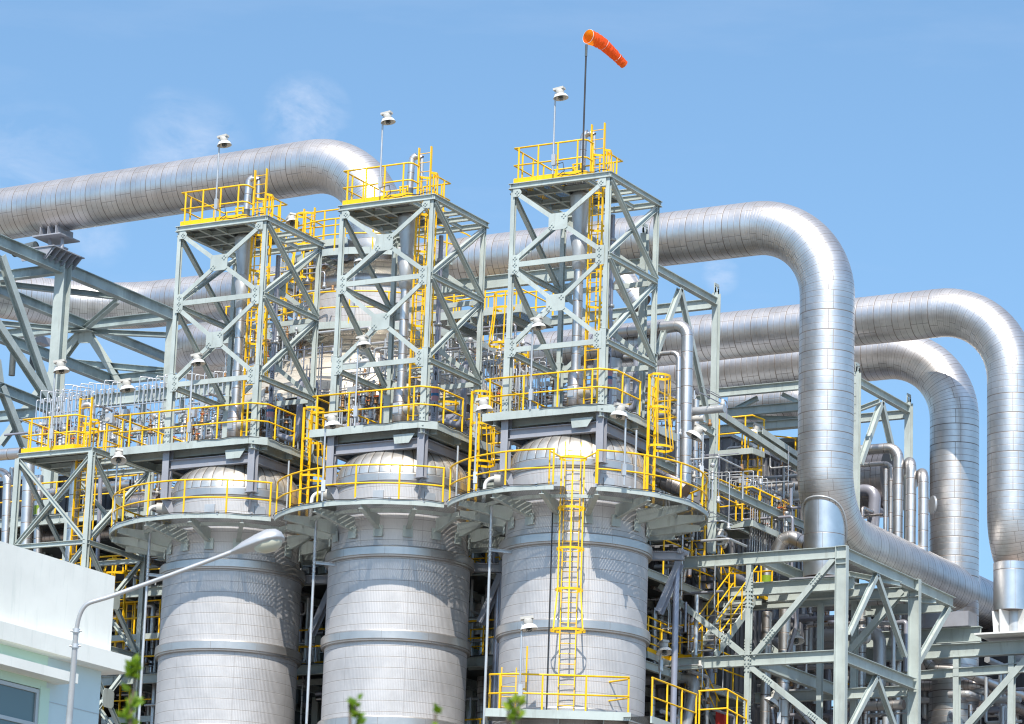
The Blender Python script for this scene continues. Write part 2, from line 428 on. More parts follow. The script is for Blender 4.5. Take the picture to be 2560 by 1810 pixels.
# ================================================================ front row: three reactor vessels with towers
TX=[-46.69,-52.77,-58.85]; S=6.08
X1,X0,YF,YB,ZT=TX[0],TX[0]-3.36,88.98,92.33,32.82
ORD={0:'right',1:'middle',2:'left'}
side3=['the windsock tower, rightmost of the three','the middle tower of the three','the leftmost of the three tall towers']
XV,YV=-48.365,90.655
toC=V((-XV,-YV,0)).normalized(); perp=V((-toC.y,toC.x,0))
def gusset(pts,nrm,parent,bolts=(),name='gusset_plate',mat='steel_paint'):
    mb=MB().plate(pts,nrm,.02)
    N_=V(nrm).normalized()
    for b in bolts: mb.frame(V(b)+N_*.03,V((1,0,0)) if abs(N_.y)>.5 else V((0,1,0)),N_,Z,(.045,.03,.045))
    return mb.build(name,mat,parent)
def make_tower():
    t=thing('steel_tower','x','steel tower',(X1,YF,25.62),'square steel towers above the vessels')
    w=.135;zl=[ZT,30.25,27.6]
    for x,y in ((X0,YF),(X1,YF),(X0,YB),(X1,YB)):
        sx=1 if x==X0 else -1;sy=1 if y==YF else -1
        c=V((x+sx*w/2,y+sy*w/2,0))
        mb=MB().hb(c+Z*27.98,c+Z*(ZT-.17),w,w,(0,1,0))
        mb.hb(c+Z*25.62,c+Z*27.98,.2,.2,(0,1,0))
        mb.frame(c+Z*27.98,V((1,0,0)),V((0,1,0)),Z,(.21,.21,.02))
        for dz in (.15,.3,.45,.6):
            for dx in (-.06,.06): mb.frame(c+V((dx,-.11,25.65+dz)),V((1,0,0)),V((0,1,0)),Z,(.04,.04,.04))
        mb.build('column','steel_paint',t)
    # front and back faces, side faces
    def face(a,b,nrm,flat):
        a=V(a);b=V(b);n=V(nrm);d=(b-a).normalized()
        # perimeter beam at top
        MB().hb(a-d*.05-Z*.085,b+d*.05-Z*.085,.17,.15,tw=.02).build('top_beam','steel_paint',t)
        for i,(zt,zb) in enumerate(((ZT-.17,zl[1]),(zl[1],zl[2]))):
            A=a+Z*(zt-ZT);B=b+Z*(zt-ZT);Cc=a+Z*(zb-ZT);D=b+Z*(zb-ZT)
            off=n*.0
            if flat:
                for p,q in ((A,D),(B,Cc)):
                    e=(q-p).normalized()
                    MB().bar(p+e*.25+off+n*.012,q-e*.25+off+n*.012,.05,.135,e.cross(n)).build('cross_brace','steel_paint',t)
            else:
                for p,q,o in ((A,D,.0),(B,Cc,-.07)):
                    e=(q-p).normalized()
                    MB().hb(p+e*.1+n*o,q-e*.1+n*o,.13,.13,e.cross(n)).build('cross_brace','steel_paint',t)
            mid=(A+B+Cc+D)/4+n*.04
            if flat:
                gw,gh,c=.32,.26,.09
                P=[mid+d*x+Z*y for x,y in ((-gw,-gh+c),(-gw,gh-.0),(-gw,gh),(gw-c,gh),(gw,gh-c),(gw,-gh),(-gw+c,-gh))]
                P=[mid+d*x+Z*y for x,y in ((-gw,-gh+c),(-gw,gh-c*.6),(-gw+c*.6,gh),(gw-c*.6,gh),(gw,gh-c*.6),(gw,-gh+c*.6),(gw-c,-gh),(-gw+c,-gh))]
                bl=[mid+d*(x+dx)+Z*(y+dz) for x,y in ((.2,.16),(-.2,-.14)) for dx,dz in ((0,.06),(0,-.06),(.06,0),(-.06,0))]
                gusset(P,n,t,bl)
            zz=zb-ZT
            if flat:
                MB().bar(a+Z*zz+n*.012+d*.2,b+Z*zz+n*.012-d*.2,.05,.16).build('horizontal_beam','steel_paint',t)
            else:
                MB().hb(a+Z*zz+d*.1,b+Z*zz-d*.1,.16,.13).build('horizontal_beam','steel_paint',t)
        if flat:
            for e,sg in ((a,1),(b,-1)):
                for zc,hh in ((zl[1],.30),(zl[2]+.05,.27),(ZT-.3,.13)):
                    o=e+n*.03;o.z=zc
                    P=[o+d*sg*x+Z*y for x,y in ((.1,-hh),(.1,hh),(.3,hh),(.38,hh-.1),(.38,-hh+.1),(.3,-hh))]
                    if sg<0:P=P[::-1]
                    bl=[o+d*sg*(.25+dx)+Z*(y+dz) for y in ((-hh*.65,0,hh*.65) if hh>.2 else (0,)) for dx,dz in ((0,.05),(0,-.05),(.05,0),(-.05,0))]
                    gusset(P,n,t,bl)
    face((X0,YF+.0,ZT),(X1,YF,ZT),(0,-1,0),True)
    face((X1,YF,ZT),(X1,YB,ZT),(1,0,0),False)
    face((X0,YB,ZT),(X1,YB,ZT),(0,1,0),True)
    face((X0,YF,ZT),(X0,YB,ZT),(-1,0,0),False)
    # deck
    DX1=-47.55;DY1=91.42
    mb=MB().box((X0+.04,YF+.02,ZT+.0),(-48.62,DY1,ZT+.035));mb.box((-48.62,YF+.02,ZT),(DX1,89.9,ZT+.035));mb.box((-48.62,90.7,ZT),(DX1,DY1,ZT+.035))
    mb.build('deck_grating','bar_grating',t)
    for y in (89.8,90.75,DY1): MB().hb((X0+.1,y,ZT-.09),(X1-.1,y,ZT-.09),.15,.1).build('deck_beam','steel_paint',t)
    for x in (-49.3,-48.68,-47.55): MB().hb((x,YF+.1,ZT-.1),(x,YB-.1,ZT-.1),.13,.08).build('deck_beam','steel_paint',t)
    zz=ZT+.035
    railing(t,[(-48.3,YF+.62,zz),(-47.98,YF+.62,zz)],h=.55,toe=False,sp=.4)
    railing(t,[(DX1,89.5,zz),(DX1,89.0+.12,zz),(DX1-.1,YF+.03,zz),(X0+.06,YF+.03,zz),(X0+.06,DY1,zz),(DX1,DY1,zz),(DX1,90.35,zz)],sp=.68)
    # cable tray line along the front beam
    cb=MB();P=[]
    for i in range(9): P.append((-48.45+i*.21,YF-.05,ZT+.06+.03*math.sin(i*1.9)))
    cb.path([(-48.5,YF-.02,ZT+.45),(-48.28,YF-.03,ZT+.47),(-48.22,YF-.04,ZT+.2)]+P,.014,n=6);cb.build('cable','black_rubber',t)
    return t
def make_vent():
    x,y=-48.35,90.3
    c=thing('vent_stack','x','vent stack',(x,y,25.62),'vent stacks inside the towers')
    g=lambda yy:up_at(1448,yy,(x,y))
    o=V((x,y,0))
    MB().lathe(o,[(.0,25.65),(.235,25.65),(.235,26.05),(.242,26.06),(.242,26.7),(.235,26.72),(.235,27.0),(.215,27.1),(.155,27.14)],28).build('sleeve','old_cladding',c)
    MB().frame((x-.02,y-.245,26.45),V((1,0,0)),V((0,1,0)),Z,(.2,.03,.34)).build('nameplate','galvanised',c)
    MB().tube((x+.2,y,26.45),(x+.62,y-.05,26.45),.17,n=18).build('side_nozzle','lamp_grey',c)
    MB().path([(x,y,27.1+i*.4) for i in range(9)],.147,n=24).build('stack_pipe','small_cladding',c)
    MB().lathe(o,[(.147,30.28),(.21,30.35),(.205,g(633)),(.30,g(593)+.02),(.285,g(593)+.03),(.16,g(620))],28).build('lower_cone','galvanised',c)
    MB().lathe(o,[(.155,30.5),(.18,g(596)),(.22,g(560)),(.30,g(520)),(.335,g(495)),(.335,ZT-.2),(.20,ZT-.1)],28).build('upper_cone','galvanised',c)
    MB().lathe(o,[(0,ZT-.1),(.42,ZT-.05),(.43,ZT+.22),(.25,ZT+.3),(.13,ZT+.33)],28).build('collar','galvanised',c)
    MB().lathe(o,[(.14,ZT+.32),(.15,ZT+.45),(.11,ZT+.6),(.115,ZT+.75)],20).build('dark_flange','dark_steel',c)
    P,um=bend([(x,y,ZT+.7),(x+.04,y,34.62),(x+.34,y+.1,34.62),(x+.36,y+.1,33.1)],.17,8)
    MB().path(P[:16],.11,n=16,um=um[:16]).build('gooseneck','small_cladding',c)
    MB().path(P[15:],.055,n=12).build('down_pipe','galvanised',c)
    return c
def make_towerladder():
    t=thing('caged_ladder','x','ladder',(-47.66,90.,25.65),'caged ladders of the towers')
    ladder(t,(-47.66,90.0,25.65),34.75,(1,0,0),(0,1,0),27.9,33.9,w=.44,cr=.34)
    return t
def make_service_pipe():
    x,y=-48.02,91.8
    t=thing('service_pipe','x','pipe',(x,y,25.62),'vertical service pipes behind the tower ladders')
    xx=x-2*S
    zz=lambda p: up_at(400+1370/5.102,858+p/5.102,(xx,y))
    MB().tube((x,y,zz(770)),(x,y,32.4),.075,n=14).build('upper_pipe','service_pipe',t)
    MB().tube((x,y,25.65),(x,y,zz(945)),.115,n=16).build('lower_pipe','service_pipe',t)
    MB().tube((x,y,zz(945)),(x,y,zz(780)),.12,n=16).build('pink_band','pink_band',t)
    MB().tube((x,y,zz(880)),(x,y,zz(845)),.124,n=16).build('blue_band','blue_band',t)
    f=V((.47,-.88,0)).normalized();sd=V((.88,.47,0))
    for zc,r in ((zz(625),.08),(zz(1030),.12)):
        c=V((x,y,zc))+f*(r+.004)
        MB().plate([c+sd*a+Z*b for a,b in ((-.018,-.16),(.018,-.16),(.018,.02),(.05,.02),(0,.17),(-.05,.02),(-.018,.02))],f,.006).build('flow_arrow','black_mark',t)
    for zc,r,s in ((zz(450),.08,.13),(zz(1195),.12,.13)):
        cu=bpy.data.curves.new('pipe_text','FONT');cu.body='AS-1115E';cu.size=s;cu.extrude=.002;cu.align_x='CENTER';cu.align_y='CENTER'
        tx=bpy.data.objects.new('pipe_text',cu);COL.objects.link(tx);tx.parent=t
        tx.matrix_parent_inverse=Matrix.Identity(4)
        m=Matrix((V((Z.x,Z.y,Z.z)),-sd,f)).transposed()
        # letters run up the pipe
        m=Matrix.Identity(3);m.col[0]=Z;m.col[2]=f;m.col[1]=f.cross(Z)
        tx.location=V((x,y,zc))+f*(r+.006)-wloc(t);tx.rotation_euler=m.to_euler();cu.materials.append(M['black_mark'])
        me=bpy.data.meshes.new_from_object(tx);o2=bpy.data.objects.new('pipe_text',me);COL.objects.link(o2);o2.parent=t;o2.location=tx.location;o2.rotation_euler=tx.rotation_euler;bpy.data.objects.remove(tx)
    for zc in (29.5,31.6): MB().lathe((x,y,zc),[(.075,-.04),(.12,-.04),(.12,.04),(.075,.04)],14).build('flange','galvanised',t)
    return t
tower=make_tower();vent=make_vent();tlad=make_towerladder();spipe=make_service_pipe()
tower['label']='tall pale green cross braced steel tower under the windsock, rightmost of the three'
vent['label']='silver vent stack with a cone inside the windsock tower'
tlad['label']='yellow caged ladder inside the windsock tower'
spipe['label']='thin grey vertical service pipe at the back of the windsock tower'
for i,(a,b) in enumerate((('middle','the middle tall tower'),('left','the leftmost tall tower'))):
    o=(-S*(i+1),0,0)
    dup(tower,o,'tall pale green cross braced steel tower, %s of the three'%('middle one' if i==0 else 'leftmost'))
    dup(vent,o,'silver vent stack with a cone inside '+b)
    dup(tlad,o,'yellow caged ladder inside '+b)
    dup(spipe,o,'thin grey service pipe with pink and blue bands inside '+b)
# ---- vessels
def make_vessel():
    t=thing('reactor_vessel','x','vessel',(XV,YV,0),'three big vertical insulated vessels in the front row')
    o=V((XV,YV,0))
    def zs(a,b,st=1.2):
        n=max(1,int((b-a)/st));return [a+(b-a)*i/n for i in range(n+1)]
    MB().lathe(o,[(2.17,z) for z in zs(0,21.56)],96).build('lower_shell','vessel_cladding',t)
    MB().lathe(o,[(2.10,z) for z in zs(21.7,22.9)],96).build('neck_shell','vessel_cladding',t)
    MB().lathe(o,[(2.01,z) for z in (22.7,23.3,23.86)],96).build('upper_shell','vessel_cladding',t)
    def band(z0,z1,r,rr):
        MB().lathe(o,[(rr,z0-.06),(r-.03,z0-.05),(r-.02,z0),(r,z0+.01),(r,z1-.04),(r-.02,z1),(rr-.06,z1+.03)],96,sharp=True).build('stiffener_band','band_cladding',t)
    band(21.55,21.83,2.29,2.17);band(19.0,19.28,2.29,2.17);band(16.42,16.7,2.29,2.17);band(13.8,14.1,2.29,2.17)
    band(23.86,24.12,2.07,2.0)
    P=[(2.05*math.cos(a),24.13+1.22*math.sin(a)) for a in [PI/2*i/14 for i in range(15)]]
    P[-1]=(.001,P[-1][1])
    MB().lathe(o,P,96).build('dome','dome_cladding',t)
    MB().lathe(o,[(.5,25.0),(.5,25.5),(.62,25.5),(.62,25.62),(0,25.62)],32).build('top_nozzle','old_cladding',t)
    # support stubs and ring of grey beams carrying the tower
    cs=[(X0+.08,YF+.08),(X1-.08,YF+.08),(X0+.08,YB-.08),(X1-.08,YB-.08)]
    for x,y in cs:
        MB().hb((x,y,23.95),(x,y,25.6),.24,.24,(0,1,0)).build('grey_stub_column','primer_grey',t)
        d=V((x-XV,y-YV,0)).normalized();e=o+d*2.0
        mb=MB().frame((x,y,23.93),V((1,0,0)),V((0,1,0)),Z,(.34,.34,.03))
        a=V((x,y,23.9));mb.plate([a+d*.12,a-d*.35,a-d*.35-Z*.55,a-d*.2-Z*.5],d.cross(Z),.03);mb.plate([a+d*.12,a-d*.35,a-d*.35-Z*.55,a-d*.2-Z*.5],-d.cross(Z),.03)
        mb.build('stub_bracket','primer_grey',t)
    zb=25.02
    for p,q in ((0,1),(2,3),(0,2),(1,3)):
        a=V((*cs[p],zb));b=V((*cs[q],zb));d=(b-a).normalized()*.13
        MB().hb(a+d,b-d,.3,.2).build('grey_ring_beam','primer_grey',t)
    # small bright sheets and nozzles on the neck
    for ang,zc in ((-80,23.35),(-35,23.35)):
        a=math.radians(ang);n=V((math.cos(a),math.sin(a),0));s=V((-n.y,n.x,0));c=o+n*2.03+Z*zc
        MB().frame(c,n,s,Z,(.05,.34,.42)).build('access_plate','galvanised',t)
    a=math.radians(-148);n=V((math.cos(a),math.sin(a),0))
    MB().tube(o+n*1.9+Z*23.75,o+n*2.5+Z*23.75,.17,n=16).build('side_nozzle','lamp_grey',t)
    s=V((-n.y,n.x,0));P,_=bend([o+n*2.4+Z*23.8,o+n*2.75+Z*23.8,o+n*2.8+Z*22.9],.25,6)
    MB().path(P,.06,n=10).build('drain_pipe','lamp_white',t)
    return t
ves=make_vessel()
ves['label']='rightmost of the three big front vessels, ribbed silver with a front ladder'
dup(ves,(-S,0,0),'middle one of the three big ribbed silver front vessels')
dup(ves,(-2*S,0,0),'leftmost of the three big ribbed silver front vessels, behind the street lamp')
# ---- round platforms
ZD=22.84;RO=3.9
def ring_platform(i,cx,nl,nr,gap=None):
    o=V((cx,YV,0));lab=['right','middle','left'][i]
    t=thing('ring_platform','round grating platform with yellow handrail round the %s front vessel'%['right hand','middle','left hand'][i],'platform',(cx,YV,ZD),'round platforms of the front vessels')
    def ro(a,R=RO):
        c=math.cos(a)
        if (c>0 and nr) or (c<0 and nl): R=min(R,3.03/max(abs(c),1e-6))
        return R
    n=96;mb=MB();vs=[];
    for z in (ZD,ZD-.03):
        for R in (0,1):
            for j in range(n):
                a=2*PI*j/n;r=ro(a) if R else 2.14
                vs.append(o+V((r*math.cos(a),r*math.sin(a),z)))
    fs=[]
    for j in range(n):
        k=(j+1)%n;a=2*PI*(j+.5)/n
        if gap and abs((a-gap+PI)%(2*PI)-PI)<.1: continue
        fs+=[(j,k,n+k,n+j)]
    mb.add(vs,fs);mb.build('grating','bar_grating',t)
    # runs of angle where the outer edge is free
    runs=[];cur=[]
    m=240;st=0
    free=[ro(2*PI*j/m)>RO-.001 and not(gap and abs((2*PI*j/m-gap+PI)%(2*PI)-PI)<.125) for j in range(m)]
    st=next((j for j in range(m) if not free[j]),0)
    for q in range(m+1):
        j=(st+q)%m
        if free[j] and q<m: cur.append(2*PI*j/m)
        elif cur: runs.append(cur);cur=[]
    for r in runs:
        for k in range(1,len(r)):
            if r[k]<r[k-1]:r[k]+=2*PI
        P=[o+V((RO*math.cos(a),RO*math.sin(a),ZD)) for a in r]
        eb=MB()
        for a,b in zip(P[::3],P[3::3]): eb.bar(a-Z*.03,b-Z*.03,.05,.15)
        eb.build('edge_beam','steel_paint',t)
        railing(t,[p+(o+Z*ZD-p).normalized()*.03 for p in P[::3]],sp=1.38,toe=False)
        cb=MB();cb.path([p+(p-o-Z*ZD).normalized()*.05+Z*(.06+.018*math.sin(q*.9)) for q,p in enumerate(P[::2])],.012,n=5);cb.build('cable','black_rubber',t)
        cl=MB()
        for q,p in enumerate(P[::10]): cl.frame(p+Z*.05,V((1,0,0)),V((0,1,0)),Z,(.07,.07,.1))
        cl.build('cable_clip','galvanised',t)
    nb=15
    for j in range(nb):
        a=-PI/2+.22+2*PI*j/nb
        if gap and abs((a-gap+PI)%(2*PI)-PI)<.09: a+=.1
        d=V((math.cos(a),math.sin(a),0));s=V((-d.y,d.x,0));R=ro(a)-.04
        b=MB();A=o+Z*(ZD-.05)
        b.plate([A+d*2.1,A+d*R,A+d*R-Z*.16,A+d*2.35-Z*.42,A+d*2.1-Z*.42],s,.016)
        b.bar(A+d*2.35-Z*.42,A+d*R-Z*.16,.14,.016,s.cross(d));b.bar(A+d*2.1-Z*.43,A+d*2.35-Z*.42,.14,.016)
        b.frame(A+d*2.16-Z*.5,d,s,Z,(.05,.3,.34))
        b.build('bracket','steel_paint',t)
    mid=MB();P=[o+V((3.0*math.cos(2*PI*j/60),3.0*math.sin(2*PI*j/60),ZD-.1)) for j in range(61)]
    for a,b in zip(P,P[1:]):
        if abs(a.x-cx)<3.0: mid.bar(a,b,.05,.1)
    mid.build('middle_ring_beam','steel_paint',t)
    return t
GA=math.atan2(toC.y,toC.x)
ring_platform(0,XV,True,False,GA%(2*PI))
ring_platform(1,XV-S,True,True)
ring_platform(2,XV-2*S,False,True)
# ---- square platforms
def sq_platform(cx0,left,label):
    """cx0: x offset; left: extra length on the left"""
    xa,xb,ya,yb=-50.62+cx0-left,-46.36+cx0,88.76,93.2;z=25.6;c=.42
    t=thing('square_platform',label,'platform',(xb,ya,z),'rectangular platforms at the foot of the towers')
    poly=[(xa,ya),(xb-c,ya),(xb,ya+c),(xb,yb),(xa,yb)]
    MB().prism(poly,z-.03,z).build('grating','bar_grating',t)
    e=MB();P=[V((x,y,z-.06)) for x,y in poly]
    for a,b in zip(P,P[1:]+P[:1]): e.bar(a,b,.05,.24)
    e.build('edge_beam','steel_paint',t)
    for y in (89.35,90.8,92.2): MB().hb((xa+.1,y,z-.17),(xb-.1,y,z-.17),.22,.14).build('deck_beam','steel_paint',t)
    for x in (xa+.35,xb-.35): MB().hb((x,ya+.05,z-.2),(x,yb-.05,z-.2),.24,.14).build('deck_beam','steel_paint',t)
    q=MB();f=V((xb-.6,ya+.12,z-.3));q.plate([f,f+V((-.0,0,0))+V((-.75,0,0)),f+V((-.7,0,-.28)),f+V((-.2,0,-.28))],(0,1,0),.02);q.build('corner_bracket','steel_paint',t)
    zz=z+.02
    railing(t,[(xb-.02,90.75,zz),(xb-.02,ya+c,zz),(xb-c,ya+.03,zz),(xa+.03,ya+.03,zz),(xa+.03,yb-.03,zz),(xb-.02,yb-.03,zz),(xb-.02,91.55,zz)],sp=1.12,toe=False)
    cb=MB();cb.path([(xb-c-1.9+i*.19,ya-.05,z+.05+.02*math.sin(i*1.15)) for i in range(11)]+[(xb+.05,ya+c+.05+i*.2,z+.04+.02*math.sin(i*1.3)) for i in range(11)],.013,n=5);cb.build('cable','black_rubber',t)
    return t
sq_platform(0,0,'square grating platform with yellow handrail at the foot of the windsock tower')
sq_platform(-S,0,'square grating platform with yellow handrail at the foot of the middle tower')
sq_platform(-2*S,1.35,'square grating platform with yellow handrail at the foot of the leftmost tall tower')
def make_exit_ladder():
    b=V((-46.18,91.15,ZD+.02))
    t=thing('caged_ladder','x','ladder',b,'caged ladders between the square and round platforms')
    ladder(t,b,27.0,(0,1,0),(1,0,0),24.75,26.95,w=.44,cr=.38)
    MB().tube(b+V((-.1,-.8,0)),b+V((-.1,-.8,2.3)),.035,n=8).build('support_post','galvanised',t)
    return t
xl=make_exit_ladder()
xl['label']='yellow caged ladder right of the windsock tower, down to the round platform'
dup(xl,(-S,0,0),'yellow caged ladder between the middle and the right tall towers')
dup(xl,(-2*S,0,0),'yellow caged ladder between the leftmost and the middle tall towers')
# ---- long ladder on the front of the right vessel
lb=V((XV,YV,16.5))+toC*2.5-perp*.15
zc0=up_at(1440,1582,lb)
lt=thing('vessel_ladder','long yellow caged ladder down the front of the right hand vessel','ladder',lb)
zc1=up_at(1440,1140,lb+toC*.6);ladder(lt,lb,zc1+.55,perp,toC,zc0,zc1,w=.46,cr=.40)
for zz in (21.0,19.5,18.0,16.9,22.4):
    for s in (-.23,.23): MB().bar(lb+perp*s+Z*(zz-16.5)-toC*.35,lb+perp*s+Z*(zz-16.5),.03,.05).build('wall_bracket','galvanised',lt)
mb=MB()
for s in (-.5,.5): mb.path([lb+toC*1.0+perp*s*1.35+Z*6.4,lb+toC*1.0+perp*s*1.35+Z*7.5],.024,n=6)
mb.path([lb+toC*1.0-perp*.68+Z*7.45,lb+toC*.9-perp*.35+Z*7.3,lb+toC*.85+perp*.35+Z*7.3,lb+toC*1.0+perp*.68+Z*7.45],.024,n=6)
mb.build('entry_gate','yellow_paint',lt)
cb=MB();cb.path([lb-perp*.55-toC*.2+Z*z for z in (0,2,4,6.2)],.02,n=6);tag(cb.build('cable_riser','black_rubber'),'black cable running down beside the long vessel ladder','cable')
# ---- lower front platform
def fr(s,d,z): return V((XV,YV,0))+perp*(s-.36)+toC*d+Z*z
zl=16.42
lp=thing('front_platform','pale grating platform with yellow handrail low on the right vessel','platform',fr(0,2.85,zl))
pl=[(fr(s,d,0).x,fr(s,d,0).y) for s,d in ((-2.05,1.1),(-2.05,2.85),(2.05,2.85),(2.05,1.1))]
MB().prism(pl,zl-.03,zl).build('grating','bar_grating',lp)
mb=MB()
for a,b in (((-2.05,1.1),(-2.05,2.88)),((-2.08,2.88),(2.08,2.88)),((2.05,2.88),(2.05,1.1))): mb.bar(fr(*a,zl-.04),fr(*b,zl-.04),.04,.24)
mb.build('edge_beam','steel_paint',lp)
for s in (-1.3,0,1.3):
    mb=MB();A=fr(s,0,zl-.06);mb.plate([A+toC*1.7,A+toC*2.83,A+toC*2.83-Z*.14,A+toC*1.7-Z*.8],perp,.02);mb.build('bracket','steel_paint',lp)
railing(lp,[fr(1.35,1.75,zl),fr(2.0,2.5,zl),fr(2.0,2.82,zl),fr(-1.3,2.82,zl),fr(-2.0,2.55,zl),fr(-2.0,1.6,zl)],sp=1.2,toe=False)
t=thing('short_ladder','short yellow ladder on the left of the low front platform','ladder',fr(-1.45,2.35,zl))
ladder(t,fr(-1.45,2.35,zl),zl+1.35,perp,toC,w=.42)
mb=MB();mb.path([fr(-.95,2.3,zl+.7),fr(-.95,2.3,zl+2.0)],.024,n=6);mb.path([fr(-1.1,2.3,zl+.75),fr(-.95,2.3,zl+.75)],.024,n=6);mb.build('grab_rail','yellow_paint',t)
# ---- small tower at far left
def small_tower():
    a0,a1,f,b,zt=-67.91,-65.02,88.98,92.2,25.83
    t=thing('steel_tower','lower steel tower with yellow railed deck at far left above the white building','steel tower',(a1,f,10))
    for x in (a0,a1):
        for y in (f,b): MB().hb((x,y,12),(x,y,zt-.17),.17,.17,(0,1,0)).build('column','steel_paint',t)
    zs=[zt-.17,22.75,19.6,16.4]
    for p,q,n in (((a0,f),(a1,f),(0,-1,0)),((a1,f),(a1,b),(1,0,0)),((a0,b),(a1,b),(0,1,0)),((a0,f),(a0,b),(-1,0,0))):
        MB().hb((*p,zt-.085),(*q,zt-.085),.17,.15).build('top_beam','steel_paint',t)
        for zu,zd in zip(zs,zs[1:]):
            A,B=V((*p,zu)),V((*q,zu));C,D=V((*p,zd)),V((*q,zd));nn=V(n)
            MB().hb(C+nn*.02,D+nn*.02,.15,.13).build('horizontal_beam','steel_paint',t)
            for u,v,o in ((A,D,0),(B,C,-.07)):
                e=(v-u).normalized();MB().hb(u+e*.1+nn*o,v-e*.1+nn*o,.12,.12,e.cross(nn)).build('cross_brace','steel_paint',t)
            if n[0]==1: gusset([(A+B+C+D)/4+nn*.06+V((0,y,z)) for y,z in ((-.3,-.2),(-.3,.2),(-.2,.3),(.2,.3),(.3,.2),(.3,-.2),(.2,-.3),(-.2,-.3))][::-1],nn,t)
    MB().box((a0+.05,f+.02,zt),(a1-.75,91.3,zt+.03)).build('deck_grating','bar_grating',t)
    for y in (89.8,90.6,91.3): MB().hb((a0+.1,y,zt-.09),(a1-.1,y,zt-.09),.15,.1).build('deck_beam','steel_paint',t)
    zz=zt+.03
    railing(t,[(a1-.6,89.4,zz),(a1-.75,f+.03,zz),(a0+.06,f+.03,zz),(a0+.06,91.3,zz),(a1-.6,91.3,zz),(a1-.6,90.5,zz)],sp=.68)
    return t
small_tower()
t=thing('caged_ladder','yellow caged ladder inside the lower tower at far left','ladder',(-66.05,89.9,17));ladder(t,(-66.05,89.9,17),27.75,(1,0,0),(0,1,0),19.5,27,w=.46,cr=.36)
t=thing('vent_stack','short slim vent pipe with a hooked top on the lower left tower','vent stack',(-66.5,90.2,19))
P,um=bend([(-66.5,90.2,25.9),(-66.45,90.2,27.6),(-66.1,90.3,27.6),(-66.05,90.3,27.1)],.16,6);MB().path(P,.1,n=14,um=um).build('gooseneck','small_cladding',t)
MB().tube((-66.5,90.2,18),(-66.5,90.2,25.9),.17,n=16).build('stack_pipe','small_cladding',t)
# ================================================================ sky, sun, ground, camera
SUN_AZ=V((.41,-.912,0)).normalized();SUN_EL=math.radians(50)
w=bpy.data.worlds.new('World');sc.world=w;w.use_nodes=True;nt=w.node_tree
bg=nt.nodes['Background'];sky=nt.nodes.new('ShaderNodeTexSky');sky.sky_type='NISHITA';sky.sun_disc=False
sky.sun_elevation=SUN_EL;sky.sun_rotation=math.atan2(SUN_AZ.x,SUN_AZ.y)
sky.altitude=0;sky.air_density=1.3;sky.dust_density=.2;sky.ozone_density=3.2

class W_: pass
def wn(ty,ins={},**kw):
    x=nt.nodes.new('ShaderNode'+ty)
    for k_,v_ in kw.items(): setattr(x,k_,v_)
    for k_,v_ in ins.items():
        if isinstance(v_,bpy.types.NodeSocket): nt.links.new(v_,x.inputs[k_])
        else: x.inputs[k_].default_value=v_
    return x
dirv=wn('TexCoord').outputs['Generated']
nt.links.new(wn('Mapping',{'Vector':dirv,'Location':(0,0,.13)}).outputs[0],sky.inputs[0])
def wm(op,a,b=0.): return wn('Math',{0:a,1:b},operation=op).outputs[0]
st=wn('Mapping',{'Vector':dirv,'Scale':(1,1,1.8)}).outputs[0]
fine=wn('TexNoise',{'Vector':st,'Scale':38.,'Detail':9.,'Roughness':.62,'Distortion':.4}).outputs['Fac']
wisp=wn('MapRange',{0:fine,1:.42,2:.72,3:0.,4:1.}).outputs[0]
cl=None
for (x,y,deg,amt) in ((765,295,.8,.5),(470,385,1.1,.36),(430,300,.6,.25),(60,440,1.4,.25),(1800,690,.35,.4),(240,590,.6,.3)):
    d=RT*((x-1280)/F)-UP*((y-905)/F)+FW;d.normalize()
    dt=wn('VectorMath',{0:dirv,1:tuple(d)},operation='DOT_PRODUCT').outputs['Value']
    m_=wn('MapRange',{0:dt,1:math.cos(math.radians(deg)),2:math.cos(math.radians(deg*.15)),3:0.,4:amt}).outputs[0]
    cl=m_ if cl is None else wm('MAXIMUM',cl,m_)
cl=wm('MULTIPLY',cl,wisp)
# thin broken cloud added out of view overhead, whitens skylight and reflections
big=wn('TexNoise',{'Vector':st,'Scale':2.6,'Detail':6.,'Roughness':.6}).outputs['Fac']
sep=wn('SeparateXYZ',{0:dirv}).outputs[2]
hi=wn('MapRange',{0:sep,1:.42,2:.75,3:0.,4:1.}).outputs[0]
cover=wm('MULTIPLY',wn('MapRange',{0:big,1:.36,2:.62,3:.15,4:.8}).outputs[0],hi)
# faint cirrus streaks all over
ci=wn('TexNoise',{'Vector':wn('Mapping',{'Vector':dirv,'Scale':(1,1,5.),'Rotation':(.1,.25,0)}).outputs[0],'Scale':6.,'Detail':7.,'Roughness':.6}).outputs['Fac']
ci=wn('MapRange',{0:ci,1:.5,2:.8,3:0.,4:.10}).outputs[0]
cl=wm('MAXIMUM',wm('MAXIMUM',cl,cover),ci)
tint=wn('Mix',{0:1.,6:sky.outputs[0],7:(.88,1.,1.01,1)},data_type='RGBA',blend_type='MULTIPLY').outputs[2]
mx=wn('Mix',{0:cl,6:tint,7:(5.2,5.3,5.8,1)},data_type='RGBA')
nt.links.new(mx.outputs[2],bg.inputs[0]);bg.inputs[1].default_value=.15
sd=bpy.data.lights.new('sun','SUN');sd.energy=4.15;sd.angle=math.radians(.5);sd.color=(1,.95,.86)
so=bpy.data.objects.new('sun',sd);COL.objects.link(so)
to=SUN_AZ*math.cos(SUN_EL)+Z*math.sin(SUN_EL);so.rotation_euler=to.to_track_quat('Z','Y').to_euler();so.location=to*200
g=MB().add([(-4000,-4000,0),(4000,-4000,0),(4000,4000,0),(-4000,4000,0)],[(0,1,2,3)]).build('ground','ground_gravel',None,(0,0,0));g['kind']='structure'
